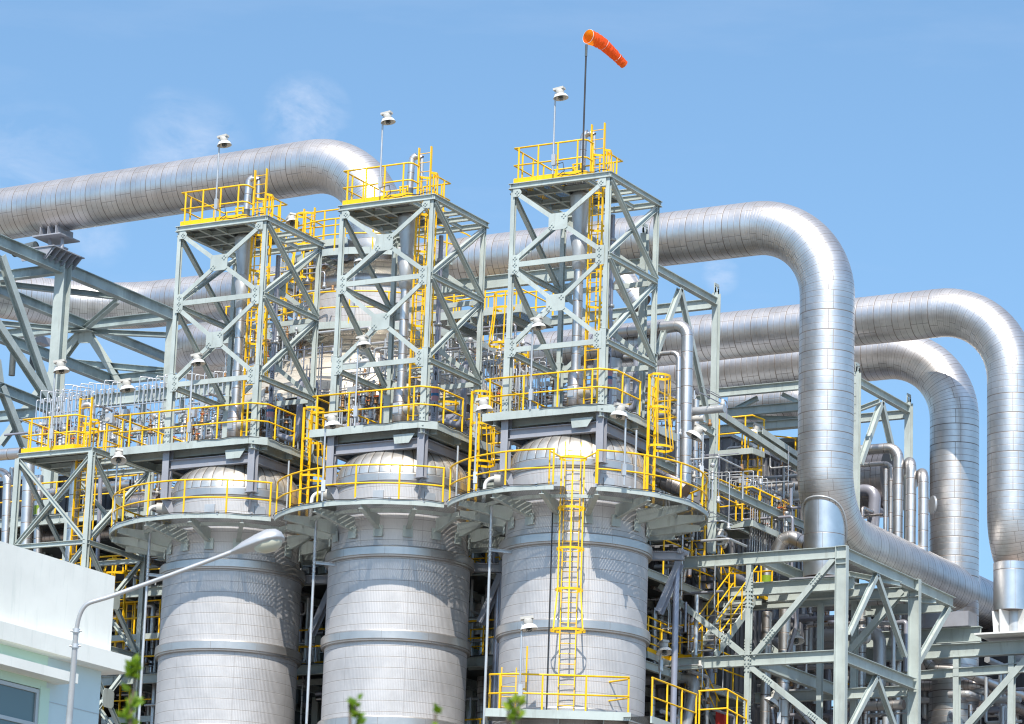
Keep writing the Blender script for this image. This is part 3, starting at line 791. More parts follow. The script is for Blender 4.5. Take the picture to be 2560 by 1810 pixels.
cd=bpy.data.cameras.new('camera');cam=bpy.data.objects.new('camera',cd);COL.objects.link(cam);sc.camera=cam
cd.sensor_width=36;cd.sensor_fit='HORIZONTAL';cd.lens=36*F/2560;cd.clip_start=.5;cd.clip_end=12000
m=Matrix.Identity(3);m.col[0]=RT;m.col[1]=UP;m.col[2]=-FW
cam.location=CAM;cam.rotation_euler=m.to_euler()
cd.dof.use_dof=True;cd.dof.focus_distance=106;cd.dof.aperture_fstop=6.3
sc.view_settings.view_transform='Standard';sc.view_settings.look='None';sc.view_settings.exposure=.45;sc.view_settings.gamma=1
sc.cycles.filter_width=1.15;sc.cycles.max_bounces=8;sc.cycles.transparent_max_bounces=24;sc.cycles.glossy_bounces=4;sc.cycles.diffuse_bounces=3
# ================================================================ big insulated pipes
def pz(x,y,Y): return at(x,y,Y=Y)
def rack_saddle(t,c,r,w=1.0,base=None):
    """shoe welded under a pipe"""
    c=V(c);mb=MB()
    for dx in (-w*.35,0,w*.35): mb.frame(c+V((dx,0,-r-.12)),V((1,0,0)),V((0,1,0)),Z,(.03,r*1.1,.34))
    mb.frame(c+V((0,0,-r-.3)),V((1,0,0)),V((0,1,0)),Z,(w*1.25,r*1.3,.05));mb.build('pipe_shoe','primer_grey',t)
# P1: upper left pipe into the tall vessel
YA=100.
a=pz(745,422,YA);v=pz(943,600,YA);l=pz(0,537,YA)
zc=a.z+.04
t=thing('insulated_pipe','huge silver pipe crossing the upper left sky and bending down behind the middle tower','pipe',(a.x,YA,zc),'huge silver clad pipes')
P,um=bend([(l.x-8,YA,l.z-.14),(l.x,YA,l.z),(v.x,YA,zc),(v.x,YA,33.6)],[6,2.75],18,2.4)
P=[p for p in P];MB().path(P,.965,n=56,um=um).build('pipe_body','pipe_cladding',t)
MB().lathe((v.x,YA,34.55),[(.97,0),(1.0,.03),(1.0,.5),(.97,.53)],40).build('collar_sheet','galvanised',t)
sx=pz(140,600,YA).x
rack_saddle(t,(sx,YA,38.08),.965,1.0)
h=thing('spring_hanger','grey constant spring support carrying the upper left pipe on the steel frame','pipe support',(sx,YA,35.7),None)
mb=MB();mb.frame((sx-.1,YA,36.45),V((1,0,0)),V((0,1,0)),Z,(1.0,.5,.06))
mb.build('top_plate','primer_grey',h)
zh=35.68;mb=MB();mb.plate([(sx-.7,YA-1.3,zh+.42),(sx+.85,YA-1.3,zh+.42),(sx+.5,YA-1.3,zh),(sx-.5,YA-1.3,zh)],(0,1,0),.05)
for i in range(6): mb.plate([(sx+.95,YA-1.25+i*.33,zh+.42),(sx+.55,YA-1.25+i*.33,zh),(sx+.2,YA-1.25+i*.33,zh),(sx+.2,YA-1.25+i*.33,zh+.42)],(0,1,0),.03)
mb.frame((sx+.1,YA-.4,zh+.44),V((1,0,0)),V((0,1,0)),Z,(1.7,1.9,.04));mb.build('base_bracket','primer_grey',h)
MB().tube((sx-1.5,YA-.5,36.35),(sx-.5,YA-.5,36.45),.2,n=14).build('spring_can','dark_steel',h)
MB().tube((sx-1.45,YA-.72,36.3),(sx-.6,YA-.72,36.4),.03,n=8).build('tie_rod','galvanised',h)
for dx in (-.35,.2):
    mb=MB();mb.path([(sx+dx,YA-.3,36.0),(sx+dx+.3,YA-.3,36.2),(sx+dx+.25,YA-.2,36.6),(sx+dx+.1,YA-.1,36.95)],.07,n=8);mb.build('link_arm','primer_grey',h)
# P3
b=pz(1740,588,YA);v3=pz(2067,850,YA);X3=v3.x
zr=at(2350,1463,X=X3).z
t=thing('insulated_pipe','huge silver pipe passing behind the windsock tower, bending down in front at right','pipe',(X3,YA,zr),'huge silver clad pipes')
P,um=bend([(-60.4,YA,b.z-.05),(X3,YA,b.z),(X3,YA,zr),(X3,124,zr)],[2.6,2.05],20,2.4)
MB().path(P,.885,n=64,um=um).build('pipe_body','pipe_cladding',t)
zb3=at(2080,1452,Y=YA).z
MB().path([(X3,YA,zb3+.1+i*(zr+.84-zb3)/10) for i in range(11)],.655,n=44).build('trunnion','trunnion_sheet',t)
mb=MB()
def hood(q,R=.70):
    ro=2.05+math.sqrt(.885**2-(R*math.cos(q))**2);dd=2.05-R*math.sin(q);return V((X3+R*math.cos(q),YA+R*math.sin(q),zr+2.05-math.sqrt(max(ro*ro-dd*dd,.3))-.02))
P2=[hood(2*PI*i/48) for i in range(48)]
mb.path(P2,.03,n=6,closed=True);mb.build('trunnion_collar','galvanised',t)
MB().frame((X3,YA,zb3),V((1,0,0)),V((0,1,0)),Z,(1.7,1.5,.05)).build('base_plate','primer_grey',t)
# P4
Y4=108.;c4=pz(2138,803,Y4);v4=pz(2530,1000,Y4);ze4=up_at(2530,1432,v4)
t=thing('insulated_pipe','huge silver pipe at the far right picture edge, bending down','pipe',(v4.x,Y4,ze4),'huge silver clad pipes')
c4b=pz(1800,833,Y4)
P,um=bend([(c4b.x-9,Y4,c4.z-.1),(v4.x,Y4,c4.z),(v4.x,Y4,ze4),(v4.x+.2,Y4+10,ze4)],[2.6,2.0],18,2.4)
MB().path(P,.83,n=56,um=um).build('pipe_body','pipe_cladding',t)
zt4=up_at(2530,1530,v4);zb4=up_at(2530,1590,v4)
MB().path([(v4.x,Y4,zt4+i*(ze4+.3-zt4)/8) for i in range(9)],.62,n=40).build('trunnion','trunnion_sheet',t)
MB().tube((v4.x+.1,Y4,zb4),(v4.x+.1,Y4,zt4),.26,n=20).build('inner_leg','galvanised',t)
mb=MB()
for q in (-2.6,-1.9,-.6,.1): 
    d=V((math.cos(q),math.sin(q),0));o=V((v4.x,Y4,0));mb.plate([o+d*.1+Z*zb4,o+d*.62+Z*zb4,o+d*.68+Z*zt4,o+d*.1+Z*zt4],(-d.y,d.x,0),.04)
mb.frame((v4.x,Y4,zb4-.02),V((1,0,0)),V((0,1,0)),Z,(2.0,1.7,.06));mb.build('stiffener','lamp_white',t)
# P5
Y5=111.;c5=pz(2138,895,Y5);v5=pz(2386,1100,Y5)
t=thing('insulated_pipe','huge silver pipe with a curved shadow on it, lowest of those behind, bending down','pipe',(v5.x,Y5,0),'huge silver clad pipes')
P,um=bend([(c5.x-10,Y5,c5.z-.1),(v5.x,Y5,c5.z),(v5.x,Y5,14)],[2.55],18)
MB().path(P,.85,n=56,um=um).build('pipe_body','pipe_cladding',t)
# P2 and the return bend behind the left tower
Y2=110.5;p=pz(580,738,Y2);q=pz(255,795,Y2);zz=p.z
e=at(-90,722,Z=zz)
t=thing('insulated_pipe','huge silver pipe with a dip, running low behind the leftmost tall tower','pipe',(q.x,Y2,zz),'huge silver clad pipes')
P,um=bend([(p.x+6,Y2,zz),(q.x,Y2,zz),(e.x,e.y,zz)],[5.5],14);MB().path(P,.93,n=52,um=um).build('pipe_body','pipe_cladding',t)
for x in (35,):
    s=at(x+50,855,Z=zz-1.1);mb=MB();mb.frame(s,V((1,0,0)),V((0,1,0)),Z,(1.2,.7,.3));mb.build('pipe_shoe','primer_grey',t)
    for k in (0,.5): MB().tube(s+V((-1+k*2,0,0)),s+V((-1+k*2,0,-1.3)),.13,n=12).build('support_leg','dark_steel',t)
p=pz(620,852,109.5);q=pz(432,872,109.5)
pipe('insulated_pipe','rounded end of a huge silver pipe seen low through the leftmost tall tower','pipe',[(p.x,109.5,p.z),(q.x,109.5,p.z),(q.x,116,p.z)],.90,1.6,n=48,group='huge silver clad pipes')
for k in ((1,),): pass
p=pz(2050,1010,107.);
pipe('insulated_pipe','short silver elbow behind the big vertical pipe at right, seen under the frame beams','pipe',[(p.x-3.2,107,p.z+.2),(p.x+.3,107,p.z+.2),(p.x+.3,107,p.z-5)],.62,1.4,n=40,group='huge silver clad pipes')
# ================================================================ tall vessel behind the towers
XT=pz(950,700,YA).x;o=V((XT,YA,0))
def zf(y,R): 
    u=V((-XT,-YA,0)).normalized();return up_at(950,y,(XT+u.x*R,YA+u.y*R))
def at_front(y,R): return zf(y,R)
t=thing('column_vessel','tall cream and silver vessel standing behind the middle tower','vessel',(XT,YA,0))
zd0=zf(690,2.8);zbot=zf(812,2.8)
MB().lathe(o,[(.001,zd0+1.15)]+[(2.8*math.sin(q),zd0+1.15*math.cos(q)) for q in [PI/2*i/10 for i in range(1,11)]],72).build('dome','cream_cladding',t)
MB().lathe(o,[(2.8,zbot+(zd0-zbot)*i/3) for i in range(4)],80).build('upper_shell','vessel_cladding',t)
MB().lathe(o,[(2.8,zd0-.32),(2.86,zd0-.3),(2.86,zd0+.05),(2.78,zd0+.1)],72).build('stiffener_band','band_cladding',t)
zc1=zf(838,2.9);zc2=zc1-2.1
MB().lathe(o,[(2.8,zbot),(2.86,zc1),(4.9,zc2),(5.0,zc2-.5)],80).build('cone','cream_cladding',t)
def deck_ring(cx,cy,z,r0,r1,a0,a1,label,sp=1.3,grp='round platforms of the tall vessel',rails=True,br=True):
    t=thing('ring_platform',label,'platform',(cx,cy,z),grp);c=V((cx,cy,z));n=40
    mb=MB();vs=[c+V((r*math.cos(a0+(a1-a0)*j/n),r*math.sin(a0+(a1-a0)*j/n),0)) for r in(r0,r1) for j in range(n+1)]
    mb.add(vs,[(j,j+1,n+2+j,n+1+j) for j in range(n)]);mb.build('grating','bar_grating',t)
    P=[c+V((r1*math.cos(a0+(a1-a0)*j/n),r1*math.sin(a0+(a1-a0)*j/n),0)) for j in range(n+1)]
    e=MB()
    for p,q in zip(P[::2],P[2::2]): e.bar(p-Z*.06,q-Z*.06,.05,.24)
    e.build('edge_beam','steel_paint',t)
    if rails: railing(t,P[::2],sp=sp,toe=False)
    if br:
        k=int((a1-a0)*2)
        for j in range(k):
            a=a0+(a1-a0)*(j+.5)/k;d=V((math.cos(a),math.sin(a),0));s=V((-d.y,d.x,0))
            MB().plate([c+d*r0-Z*.05,c+d*r1-Z*.05,c+d*r1-Z*.2,c+d*(r0+.1)-Z*.7],s,.03).build('bracket','steel_paint',t)
    return t
zt=zf(621,3.5);deck_ring(XT,YA,zt,1.1,3.45,-PI*.98,PI*.4,'upper round platform with yellow rails on top of the tall vessel, behind the middle tower')
zm=zf(808,4.2);deck_ring(XT,YA,zm,2.85,4.2,-PI*1.0,PI*.1,'middle round platform on the tall vessel, seen low through the middle tower')
# landing beside it
A=at(1172,842,Z=zm);Bp=at(1300,850,Z=zm)
t=thing('walkway','grating walkway with yellow rails between the middle and the right tall towers','platform',(A.x,A.y,zm))
y0,y1=96.2,98.4;x0=XT+4.0;x1=-52.6
x1=at(1300,845,Y=y0).x
MB().box((x0,y0,zm-.03),(x1,y1,zm)).build('grating','bar_grating',t)
mb=MB();mb.bar((x0,y0,zm-.08),(x1,y0,zm-.08),.05,.26);mb.bar((x1,y0,zm-.08),(x1,y1,zm-.08),.05,.26);mb.bar((x0,y1,zm-.08),(x1,y1,zm-.08),.05,.26);mb.build('edge_beam','steel_paint',t)
for x in (x0+1,(x0+x1)/2,x1-.5): MB().hb((x,y0,zm-.3),(x,y1,zm-.3),.22,.14).build('deck_beam','steel_paint',t)
railing(t,[(x0,y0,zm),(x1,y0,zm),(x1,y1,zm)],sp=1.2,toe=False);railing(t,[(x0,y1,zm),(x1,y1,zm)],sp=1.2,toe=False)
# small left platform top with ladder
P0=at(745,612,Y=97.2);P1=at(850,604,Y=97.2);z=P0.z
t=thing('small_platform','small grating landing with yellow rails between the leftmost and middle tall towers','platform',P0)
MB().box((P0.x,97.2,z-.03),(P1.x+.3,99.,z)).build('grating','bar_grating',t)
mb=MB();mb.bar((P0.x,97.2,z-.06),(P1.x+.3,97.2,z-.06),.05,.24);mb.bar((P0.x,97.2,z-.06),(P0.x,99,z-.06),.05,.24);mb.build('edge_beam','steel_paint',t)
railing(t,[(P0.x,98.8,z),(P0.x,97.23,z),(P1.x+.2,97.23,z)],sp=.9,toe=False)
q=V((P0.x+.5,97.05,z-3.2));t=thing('caged_ladder','yellow ladder rising to the small landing left of the middle tower','ladder',q);ladder(t,q,z+1.2,(1,0,0),(0,-1,0),z-1.4,z+.9,w=.42)
# ================================================================ steel frames
def member(t,name,p,q,d,w,up=(0,0,1),mat='steel_paint'): return MB().hb(p,q,d,w,up).build(name,mat,t)
def bolts(t,p,q,a,b,off,n=5,rows=(-.05,.05),s=.04):
    """two rows of bolt heads from fraction a to b of the member p-q, standing off its face"""
    p=V(p);q=V(q);d=(q-p).normalized();o=V(off);sd=d.cross(o).normalized();mb=MB()
    for i in range(n):
        c=p.lerp(q,a+(b-a)*i/max(1,n-1))
        for r in rows: mb.frame(c+o+sd*r,d,sd,o.normalized(),(s,s,s))
    mb.build('bolt_group','steel_paint',t)
def lug(t,c):
    c=V(c);mb=MB()
    R_=.16;P=[(-R_,0),(R_,0),(R_,.3),(.1,.38),(-.1,.38),(-R_,.3)]
    mb.bar(c+V((0,-.11,.17)),c+V((0,-.11,.001)),.1,.03,(1,0,0));mb.bar(c+V((0,.11,.17)),c+V((0,.11,.001)),.1,.03,(1,0,0))
    mb.frame(c+V((0,0,.27)),V((0,1,0)),V((1,0,0)),Z,(.32,.03,.1));mb.frame(c+V((0,-.12,.12)),V((0,1,0)),V((1,0,0)),Z,(.09,.03,.24));mb.frame(c+V((0,.12,.12)),V((0,1,0)),V((1,0,0)),Z,(.09,.03,.24));mb.frame(c+V((0,0,.04)),V((0,1,0)),V((1,0,0)),Z,(.2,.03,.08))
    mb.build('lifting_lug','steel_paint',t)
# --- left frame
XL=-74.93;ZL=at(158,672,X=XL).z
LC=at(158,690,Y=100.);XL=LC.x
xl=lambda x,y: at(x,y,X=XL)
SM='steel_paint_patched'
t=thing('rack_frame','open pale green steel frame at the upper left, bearing the huge pipe above it','steel frame',(XL,100,0),'open steel frames of the pipe racks')
MB().hb((XL,100,10),(XL,100,ZL+.35),.46,.42,(0,1,0)).build('column','steel_paint',t)
a=xl(-60,578);b=xl(161,671);c=xl(174,680);d=xl(431,787);zt_=(b.z+c.z)/2
member(t,'top_beam',(XL,a.y-1,zt_),(XL,99.77,zt_),.44,.3,mat=SM);member(t,'top_beam',(XL,100.23,zt_),(XL,d.y,zt_),.44,.3,mat=SM)
yN=d.y;N_=at(212,815,Y=yN);XN=N_.x
member(t,'hanging_post',(XL,yN,zt_-.2),(XL,yN,20),.3,.3,(0,1,0))
member(t,'top_beam',(XL-.2,yN-.0,zt_-.02),(XN,yN,zt_-.02),.36,.28,mat=SM);member(t,'top_beam',(XN,yN,zt_-.02),(XN-9,yN,zt_-.02),.36,.28,mat=SM)
member(t,'top_beam',(XN,yN,zt_),(XN,96,zt_),.36,.28,mat=SM);member(t,'top_beam',(XN,yN,zt_),(XN,yN+9,zt_),.36,.28,mat=SM)
member(t,'top_beam',(XL-.2,100,zt_),(XL-9,100,zt_),.36,.28,mat=SM)
g=lambda x,y,dz=0: at(x,y,Z=zt_+dz)
Nn=V((XN,yN,zt_))
for (p,q) in ((g(294,752,-.15),Nn-Z*.15),(g(0,709,-.1),g(292,742,-.1)),(g(-5,808,-.25),Nn-Z*.25),(Nn-Z*.25,g(424,838,-.25)),(Nn-Z*.15,g(163,866,-.15))):
    MB().hb(p,q,.2,.2).build('plan_brace',SM,t)
MB().frame(Nn-Z*.3,V((1,0,0)),V((0,1,0)),Z,(.9,.9,.03)).build('node_plate','steel_paint',t)
MB().plate([at(195,858,Y=yN-.1),at(233,858,Y=yN-.1),at(228,826,Y=yN-.1),at(200,826,Y=yN-.1)],(0,-1,0),.03).build('gusset_plate','steel_paint',t)
for p,q in (((200,838),(0,1112)),((224,838),(322,990))): member(t,'leg_brace',at(*p,Y=yN),at(*q,Y=yN),.24,.26,(0,1,0))
for p,q in (((2,640),(126,995)),((-20,790),(120,1000)),((2,965),(62,1118)),((-10,900),(-2,960))): member(t,'knee_brace',xl(*p),xl(*q),.24,.28,(1,0,0))
member(t,'lower_beam',xl(-40,955),xl(141,1027),.4,.28,mat=SM);member(t,'lower_beam',xl(92,1032)+V((0,0,0)),xl(92,1032)+V((-12,0,0)),.36,.28,mat=SM)
q=at(278,950,Y=yN);member(t,'lower_beam',(XL,yN,q.z),(q.x,yN,q.z),.36,.28,mat=SM);member(t,'lower_beam',(q.x,yN,q.z),(q.x,yN-9.5,q.z),.4,.28,mat=SM)
MB().hb(at(165,905,Y=yN),at(415,928,Y=yN),.24,.24).build('plan_brace',SM,t)
# --- tubing beam across the back
yT=96.4;p=at(196,1007,Y=yT);q=at(1240,903,Y=yT)
zT=p.z
t=thing('pipe_rack_beam','long pale green girder behind the towers with rows of thin tubing above it','steel beam',(p.x,yT,zT))
MB().hb((p.x,yT,zT),(q.x+1,yT,zT),.42,.2).build('upper_girder','steel_paint',t)
MB().hb((p.x,yT+.4,zT-1.15),(q.x+1,yT+.4,zT-1.15),.34,.2).build('lower_girder','steel_paint',t)
for i in range(14): MB().bar((p.x+1+i*1.6,yT+.2,zT-.2),(p.x+1+i*1.6,yT+.2,zT-1.0),.16,.1,(0,1,0)).build('strut','steel_paint',t)
# --- middle frame A-B
XA=at(1788,900,Y=98.2).x;xa=lambda x,y: at(x,y,X=XA)
t=thing('rack_frame','pale green steel frame between the windsock tower and the big vertical pipe','steel frame',(XA,98.2,22),'open steel frames of the pipe racks')
zB=xa(1786,753).z;yA=xa(1610,662).y;zdn=22.85
LRZ=22.82
MB().hb((XA,98.2,LRZ+.17),(XA,98.2,zB+.3),.22,.2,(0,1,0)).build('column','steel_paint',t);lug(t,(XA,98.2,zB+.3))
MB().hb((XA,yA,24),(XA,yA,zB+.9),.2,.2,(0,1,0)).build('column','steel_paint',t);lug(t,(XA,yA,zB+.9))
member(t,'top_beam',(XA,yA+.1,zB),(XA,98.08,zB),.24,.2)
p=at(1332,690,Y=yA);member(t,'top_beam',(p.x-4,yA,at(1600,664,Y=yA).z),(XA-.1,yA,at(1600,664,Y=yA).z),.42,.2)
for y_,m1,m2 in ((760,1660,1778),(1000,1660,1778)):
    z_=at(m2,y_,Y=98.2).z;member(t,'horizontal_beam',(XA-6,98.2,z_),(XA-.12,98.2,z_),.32,.2)
ap=xa(1700,722);member(t,'inverted_v_brace',ap,xa(1640,885),.16,.16,(1,0,0));member(t,'inverted_v_brace',ap,xa(1776,1072),.16,.16,(1,0,0))
member(t,'horizontal_beam',xa(1655,1003),xa(1784,1083),.26,.18)
zl3=xa(1790,1214).z;member(t,'horizontal_beam',(XA,98.3,zl3),(XA,112,zl3),.26,.18);member(t,'horizontal_beam',(XA,92.6,zl3-.1),(XA,98.1,zl3-.1),.26,.18)
for p,q in (((1792,1030),(2010,1175)),((1900,1078),(2010,1152))):
    member(t,'long_brace',xa(*p),xa(*q),.2,.2,(1,0,0))
# --- right rear frame
Yc=104.6;C=at(2143,960,Y=Yc);XC=C.x;xc=lambda x,y: at(x,y,X=XC)
t=thing('rack_frame','pale green steel frame with a lifting lug, behind the big vertical pipe','steel frame',(XC,Yc,22),'open steel frames of the pipe racks')
zc=xc(2144,953).z;D=xc(2272,1031);yD=D.y
MB().hb((XC,Yc,16),(XC,Yc,zc+.3),.2,.2,(0,1,0)).build('column','steel_paint',t);lug(t,(XC,Yc,zc+.3))
MB().hb((XC,yD,14),(XC,yD,zc+.25),.24,.22,(0,1,0)).build('column','steel_paint',t);lug(t,(XC,yD,zc+.25))
member(t,'top_beam',(XC,Yc+.1,zc),(XC,yD-.1,zc),.26,.2)
for (p,q,d_) in (((1797,985),(2143,950),.3),((1800,1040),(2143,1003),.3),((1794,1082),(2143,1044),.28)):
    a=at(*p,Y=Yc);b=at(*q,Y=Yc);member(t,'horizontal_beam',(a.x,Yc,b.z),(b.x,Yc,b.z),d_,.2)
a=at(2263,1036,Y=yD);member(t,'horizontal_beam',(a.x-12,yD,a.z),(a.x,yD,a.z),.3,.2)
a=at(2263,1025,Y=yD)
ap=xc(2203,1005);member(t,'inverted_v_brace',ap,xc(2150,1160),.18,.18,(1,0,0));member(t,'inverted_v_brace',ap,xc(2236,1150),.18,.18,(1,0,0))
for p,q in (((1815,1035),(1895,995)),((1955,985),(1995,1005)),((1840,1042),(1993,1048)),((2143,1025),(2200,1003))):
    MB().hb(at(*p,Y=Yc+.3),at(*q,Y=Yc+.3),.15,.15).build('plan_brace','steel_paint',t)
# --- lower right frame
Y6=98.2;X6=-43.06;xr=lambda x,y: at(x,y,X=X6)
fy=lambda x,y: at(x,y,Y=Y6)
t=thing('rack_frame','large open steel frame at lower right under the big diagonal pipe','steel frame',(X6,Y6,8),'open steel frames of the pipe racks')
Xl6=at(1697,1410,Y=Y6).x;zA6=22.68;zB6=fy(1900,1650).z
zA6=fy(1900,1395).z
for z_ in (zA6,zB6,zB6-3.28):
    member(t,'front_beam',(Xl6,Y6,z_),(X6-.2,Y6,z_),.36,.22)
for z_ in (zA6,zB6,zB6-3.28):
    member(t,'side_beam',(X6,Y6+.1,z_),(X6,104.0,z_),.36,.22)
    member(t,'back_beam',(Xl6,104.06,z_-.2),(X6-.2,104.06,z_-.2),.34,.22)
member(t,'side_beam',(X6,104.12,zA6),(X6,107.35,zA6),.36,.22)
for y_ in (Y6,104.06):
    MB().hb((X6,y_,8),(X6,y_,zA6+.2),.38,.2,(1,0,0)).build('column','steel_paint',t)
    mb=MB()
    for dz in (-.19,.19,-.36): mb.frame((X6,y_-.04,zA6+dz),V((1,0,0)),V((0,1,0)),Z,(.36,.12,.02))
    mb.build('stiffener','steel_paint',t)
xm=fy(1873,1500).x
MB().hb((xm,Y6,8),(xm,Y6,zA6-.18),.17,.17,(0,1,0)).build('column','steel_paint',t)
for q in (0,1,2):
    for zz in (zA6-1.0-q*1.95,):
        mb=MB()
        for i in range(5):
            for dx in (-.1,.1): mb.frame((xm+dx,Y6-.03,zz+.09*i),V((1,0,0)),V((0,1,0)),Z,(.05,.05,.05))
        mb.build('bolt_group','steel_paint',t)
for p,q in (((2086,1397),(1884,1640)),((1650,1465),(1862,1638)),((1878,1668),(2075,1825)),((1690,1668),(1655,1700))):
    P_,Q_=fy(*p),fy(*q);member(t,'diagonal_brace',P_,Q_,.17,.17,(0,1,0));bolts(t,P_,Q_,.16,.26,(0,-.1,0));bolts(t,P_,Q_,.74,.84,(0,-.1,0))
for k in (1,3,5): bolts(t,(xm,Y6,zA6-k*1.02),(xm,Y6,zA6-k*1.02-.5),0,1,(0,-.1,0),5,(-.06,.06),.045);bolts(t,(xm,Y6,zA6-k*1.02),(xm,Y6,zA6-k*1.02-.5),0,1,(.1,0,0),5,(-.05,.05),.05)
for i in range(3):
    a=xr(2191,1437) if i==0 else xr(2191,1692)
    if i<2:
        member(t,'inverted_v_brace',a,xr(2122,1587) if i==0 else xr(2110,1850),.16,.16,(1,0,0))
        member(t,'inverted_v_brace',a,xr(2262,1642) if i==0 else xr(2262,1890),.16,.16,(1,0,0))
member(t,'inverted_v_brace',xr(2371,1520),xr(2292,1660),.18,.18,(1,0,0))
g4=lambda x,y: at(x,y,Y=104.1)
member(t,'diagonal_brace',g4(2122,1632),g4(2258,1476),.2,.2,(0,1,0))
member(t,'diagonal_brace',g4(1905,1600),g4(1955,1640),.16,.16,(0,1,0))
xq=fy(1899,1410).x
member(t,'floor_beam',(xq,Y6+.1,zA6-.02),(xq,107,zA6-.02),.32,.2);member(t,'floor_beam',(xq,Y6+.1,zB6-.05),(xq,107,zB6-.05),.4,.2)
for x_,y_ in ((1822,101.2),(1914,101.8)):
    member(t,'floor_beam',(Xl6,y_,zA6-.3-(y_-101)*.6),(X6-1.7,y_,zA6-.3-(y_-101)*.6),.3,.2)
member(t,'floor_beam',(Xl6+2,107.3,zA6-.1),(X6,107.3,zA6-.1),.38,.2)
zs=zb3-.24
for y_ in (YA-.6,YA+.6): member(t,'pipe_support_beam',(X3-2.2,y_,zs),(X6-.1,y_,zs),.4,.24)
member(t,'inner_column',(at(2052,1500,Y=101.6).x,101.6,8),(at(2052,1500,Y=101.6).x,101.6,zA6-.9),.17,.17,(0,1,0))
for p,q in (((2122,1435),(2250,1460)),((2122,1490),(2340,1503))):
    a=at(*p,Z=zA6-.25);b=at(*q,Z=zA6-.25)
    if (a-b).length<14: MB().hb(a,b,.16,.16).build('plan_brace','steel_paint',t)
# far right low steel
Y7=108.;t=thing('rack_frame','dark green steel beams and posts at the far lower right corner','steel frame',(v4.x,Y7,5),'open steel frames of the pipe racks')
zq=zb4-.05
zq1=up_at(2400,1590,at(2400,1590,Y=Y7))
def b7(name,p,q,d,w,up=(0,0,1)): member(t,name,at(*p,Y=Y7),at(*q,Y=Y7),d,w,up)
a=at(2430,1625,Y=Y7);member(t,'girder',(a.x-8,Y7,a.z),(a.x+8,Y7,a.z),.46,.3)
a2=at(2390,1589,Y=Y7+1.);member(t,'girder',(a2.x-5,Y7+1,a2.z),(a2.x+.9,Y7+1,a2.z),.52,.3)
MB().frame((a2.x-.6,Y7+1,a2.z+.5),V((1,0,0)),V((0,1,0)),Z,(2.4,.8,.5)).build('pipe_cradle','primer_grey',t)
b7('post',(2392,1635),(2392,1860),.2,.2,(0,1,0));b7('post',(2530,1640),(2528,1860),.2,.2,(0,1,0))
b7('diagonal_brace',(2575,1640),(2420,1815),.22,.22,(0,1,0))
b7('horizontal_beam',(2140,1700),(2560,1670),.3,.2)
# ================================================================ floodlights
def Bz(x,y,z): return at(x,y,Z=z)
def lamp_px(label,b,hp,side=(1,0,0),tilt=8,big=1.0,**k): 
    return lamp(label,b,up_at(hp[0],hp[1],b)-.1,side,tilt,big=big,**k)
for i,nm in enumerate(('the windsock tower','the middle tall tower','the leftmost tall tower')):
    lamp('floodlight on a thin pole standing on top of '+nm,(-48.59-S*i,88.9,ZT+.12),35.5,(1,.1,0),9)
    lamp('floodlight on a pole at the platform rail below '+nm,(-49.0-S*i,88.72,25.65),28.3,(1,.1,0),9)
lamp_px('floodlight on a pole at the front rail of the right hand round platform',Bz(1560,1213,22.86),(1566,1020),(-.35,-.4,0),6)
lamp_px('floodlight between the windsock and middle towers above the yellow caged ladder',Bz(1185,1232,22.86),(1192,1003),(.9,.45,0),9)
lamp_px('floodlight between the middle and leftmost towers above a caged ladder',Bz(805,1252,22.86),(812,1043),(.9,.45,0),9)
lamp_px('floodlight on a pole on the lower tower at far left',Bz(125,1119,25.9),(137,908),(.9,.3,0),9)
b=at(290,1190,Y=93.2);lamp_px('floodlight on a pole right of the lower left tower, in front of the frame',b,(300,955),(.9,.3,0),9)
lamp_px('round floodlight tilted down at the left end of the left round platform',Bz(283,1322,22.86),(290,1135),(.7,-.7,0),22,big=.94)
b=at(880,812,Y=97.0);lamp_px('floodlight seen through the top of the middle tower near the tall vessel',b,(884,636),(.9,.3,0),6)
b=at(716,705,Y=97.0);lamp_px('round floodlight tilted down between the leftmost and middle tower tops',b,(731,545),(.8,-.5,0),22,big=.94)
b=at(893,1088,Y=95.0);lamp_px('floodlight with a cage standing behind the lower part of the middle tower',b,(895,888),(.9,.3,0),9)
b=at(1755,1215,Y=93.8);lamp_px('big round floodlight tilted down right of the windsock tower beside the silver riser',b,(1758,1072),(-.8,-.5,0),30,big=1.04)
b=at(1903,1130,Y=103.5);lamp_px('floodlight above the brown lit yellow platform left of the big vertical pipe',b,(1903,1068),(-.8,-.5,0),22,big=.98)
b=at(1795,1385,Y=100.2);lamp_px('round floodlight hanging low beside the frame column, above the dark stairs',b,(1795,1335),(.6,-.7,0),22,big=.96)
b=at(1650,1700,Y=95.0);lamp_px('floodlight low at right edge of the right vessel by the yellow railing',b,(1650,1612),(.8,-.5,0),15,big=.98)
b=at(1982,1660,Y=103);lamp_px('dim floodlight in the shade inside the lower right frame',b,(1982,1585),(.7,-.6,0),18,big=1.04)
b=at(1948,1830,Y=100.5);lamp_px('bright tilted floodlight near the bottom inside the lower right frame',b,(1948,1738),(-.8,-.5,0),30,big=.98)
lamp_px('floodlight on a pole on the low front platform of the right vessel',Bz(1298,1765,16.45),(1288,1548),(.9,.45,0),9,big=.98)
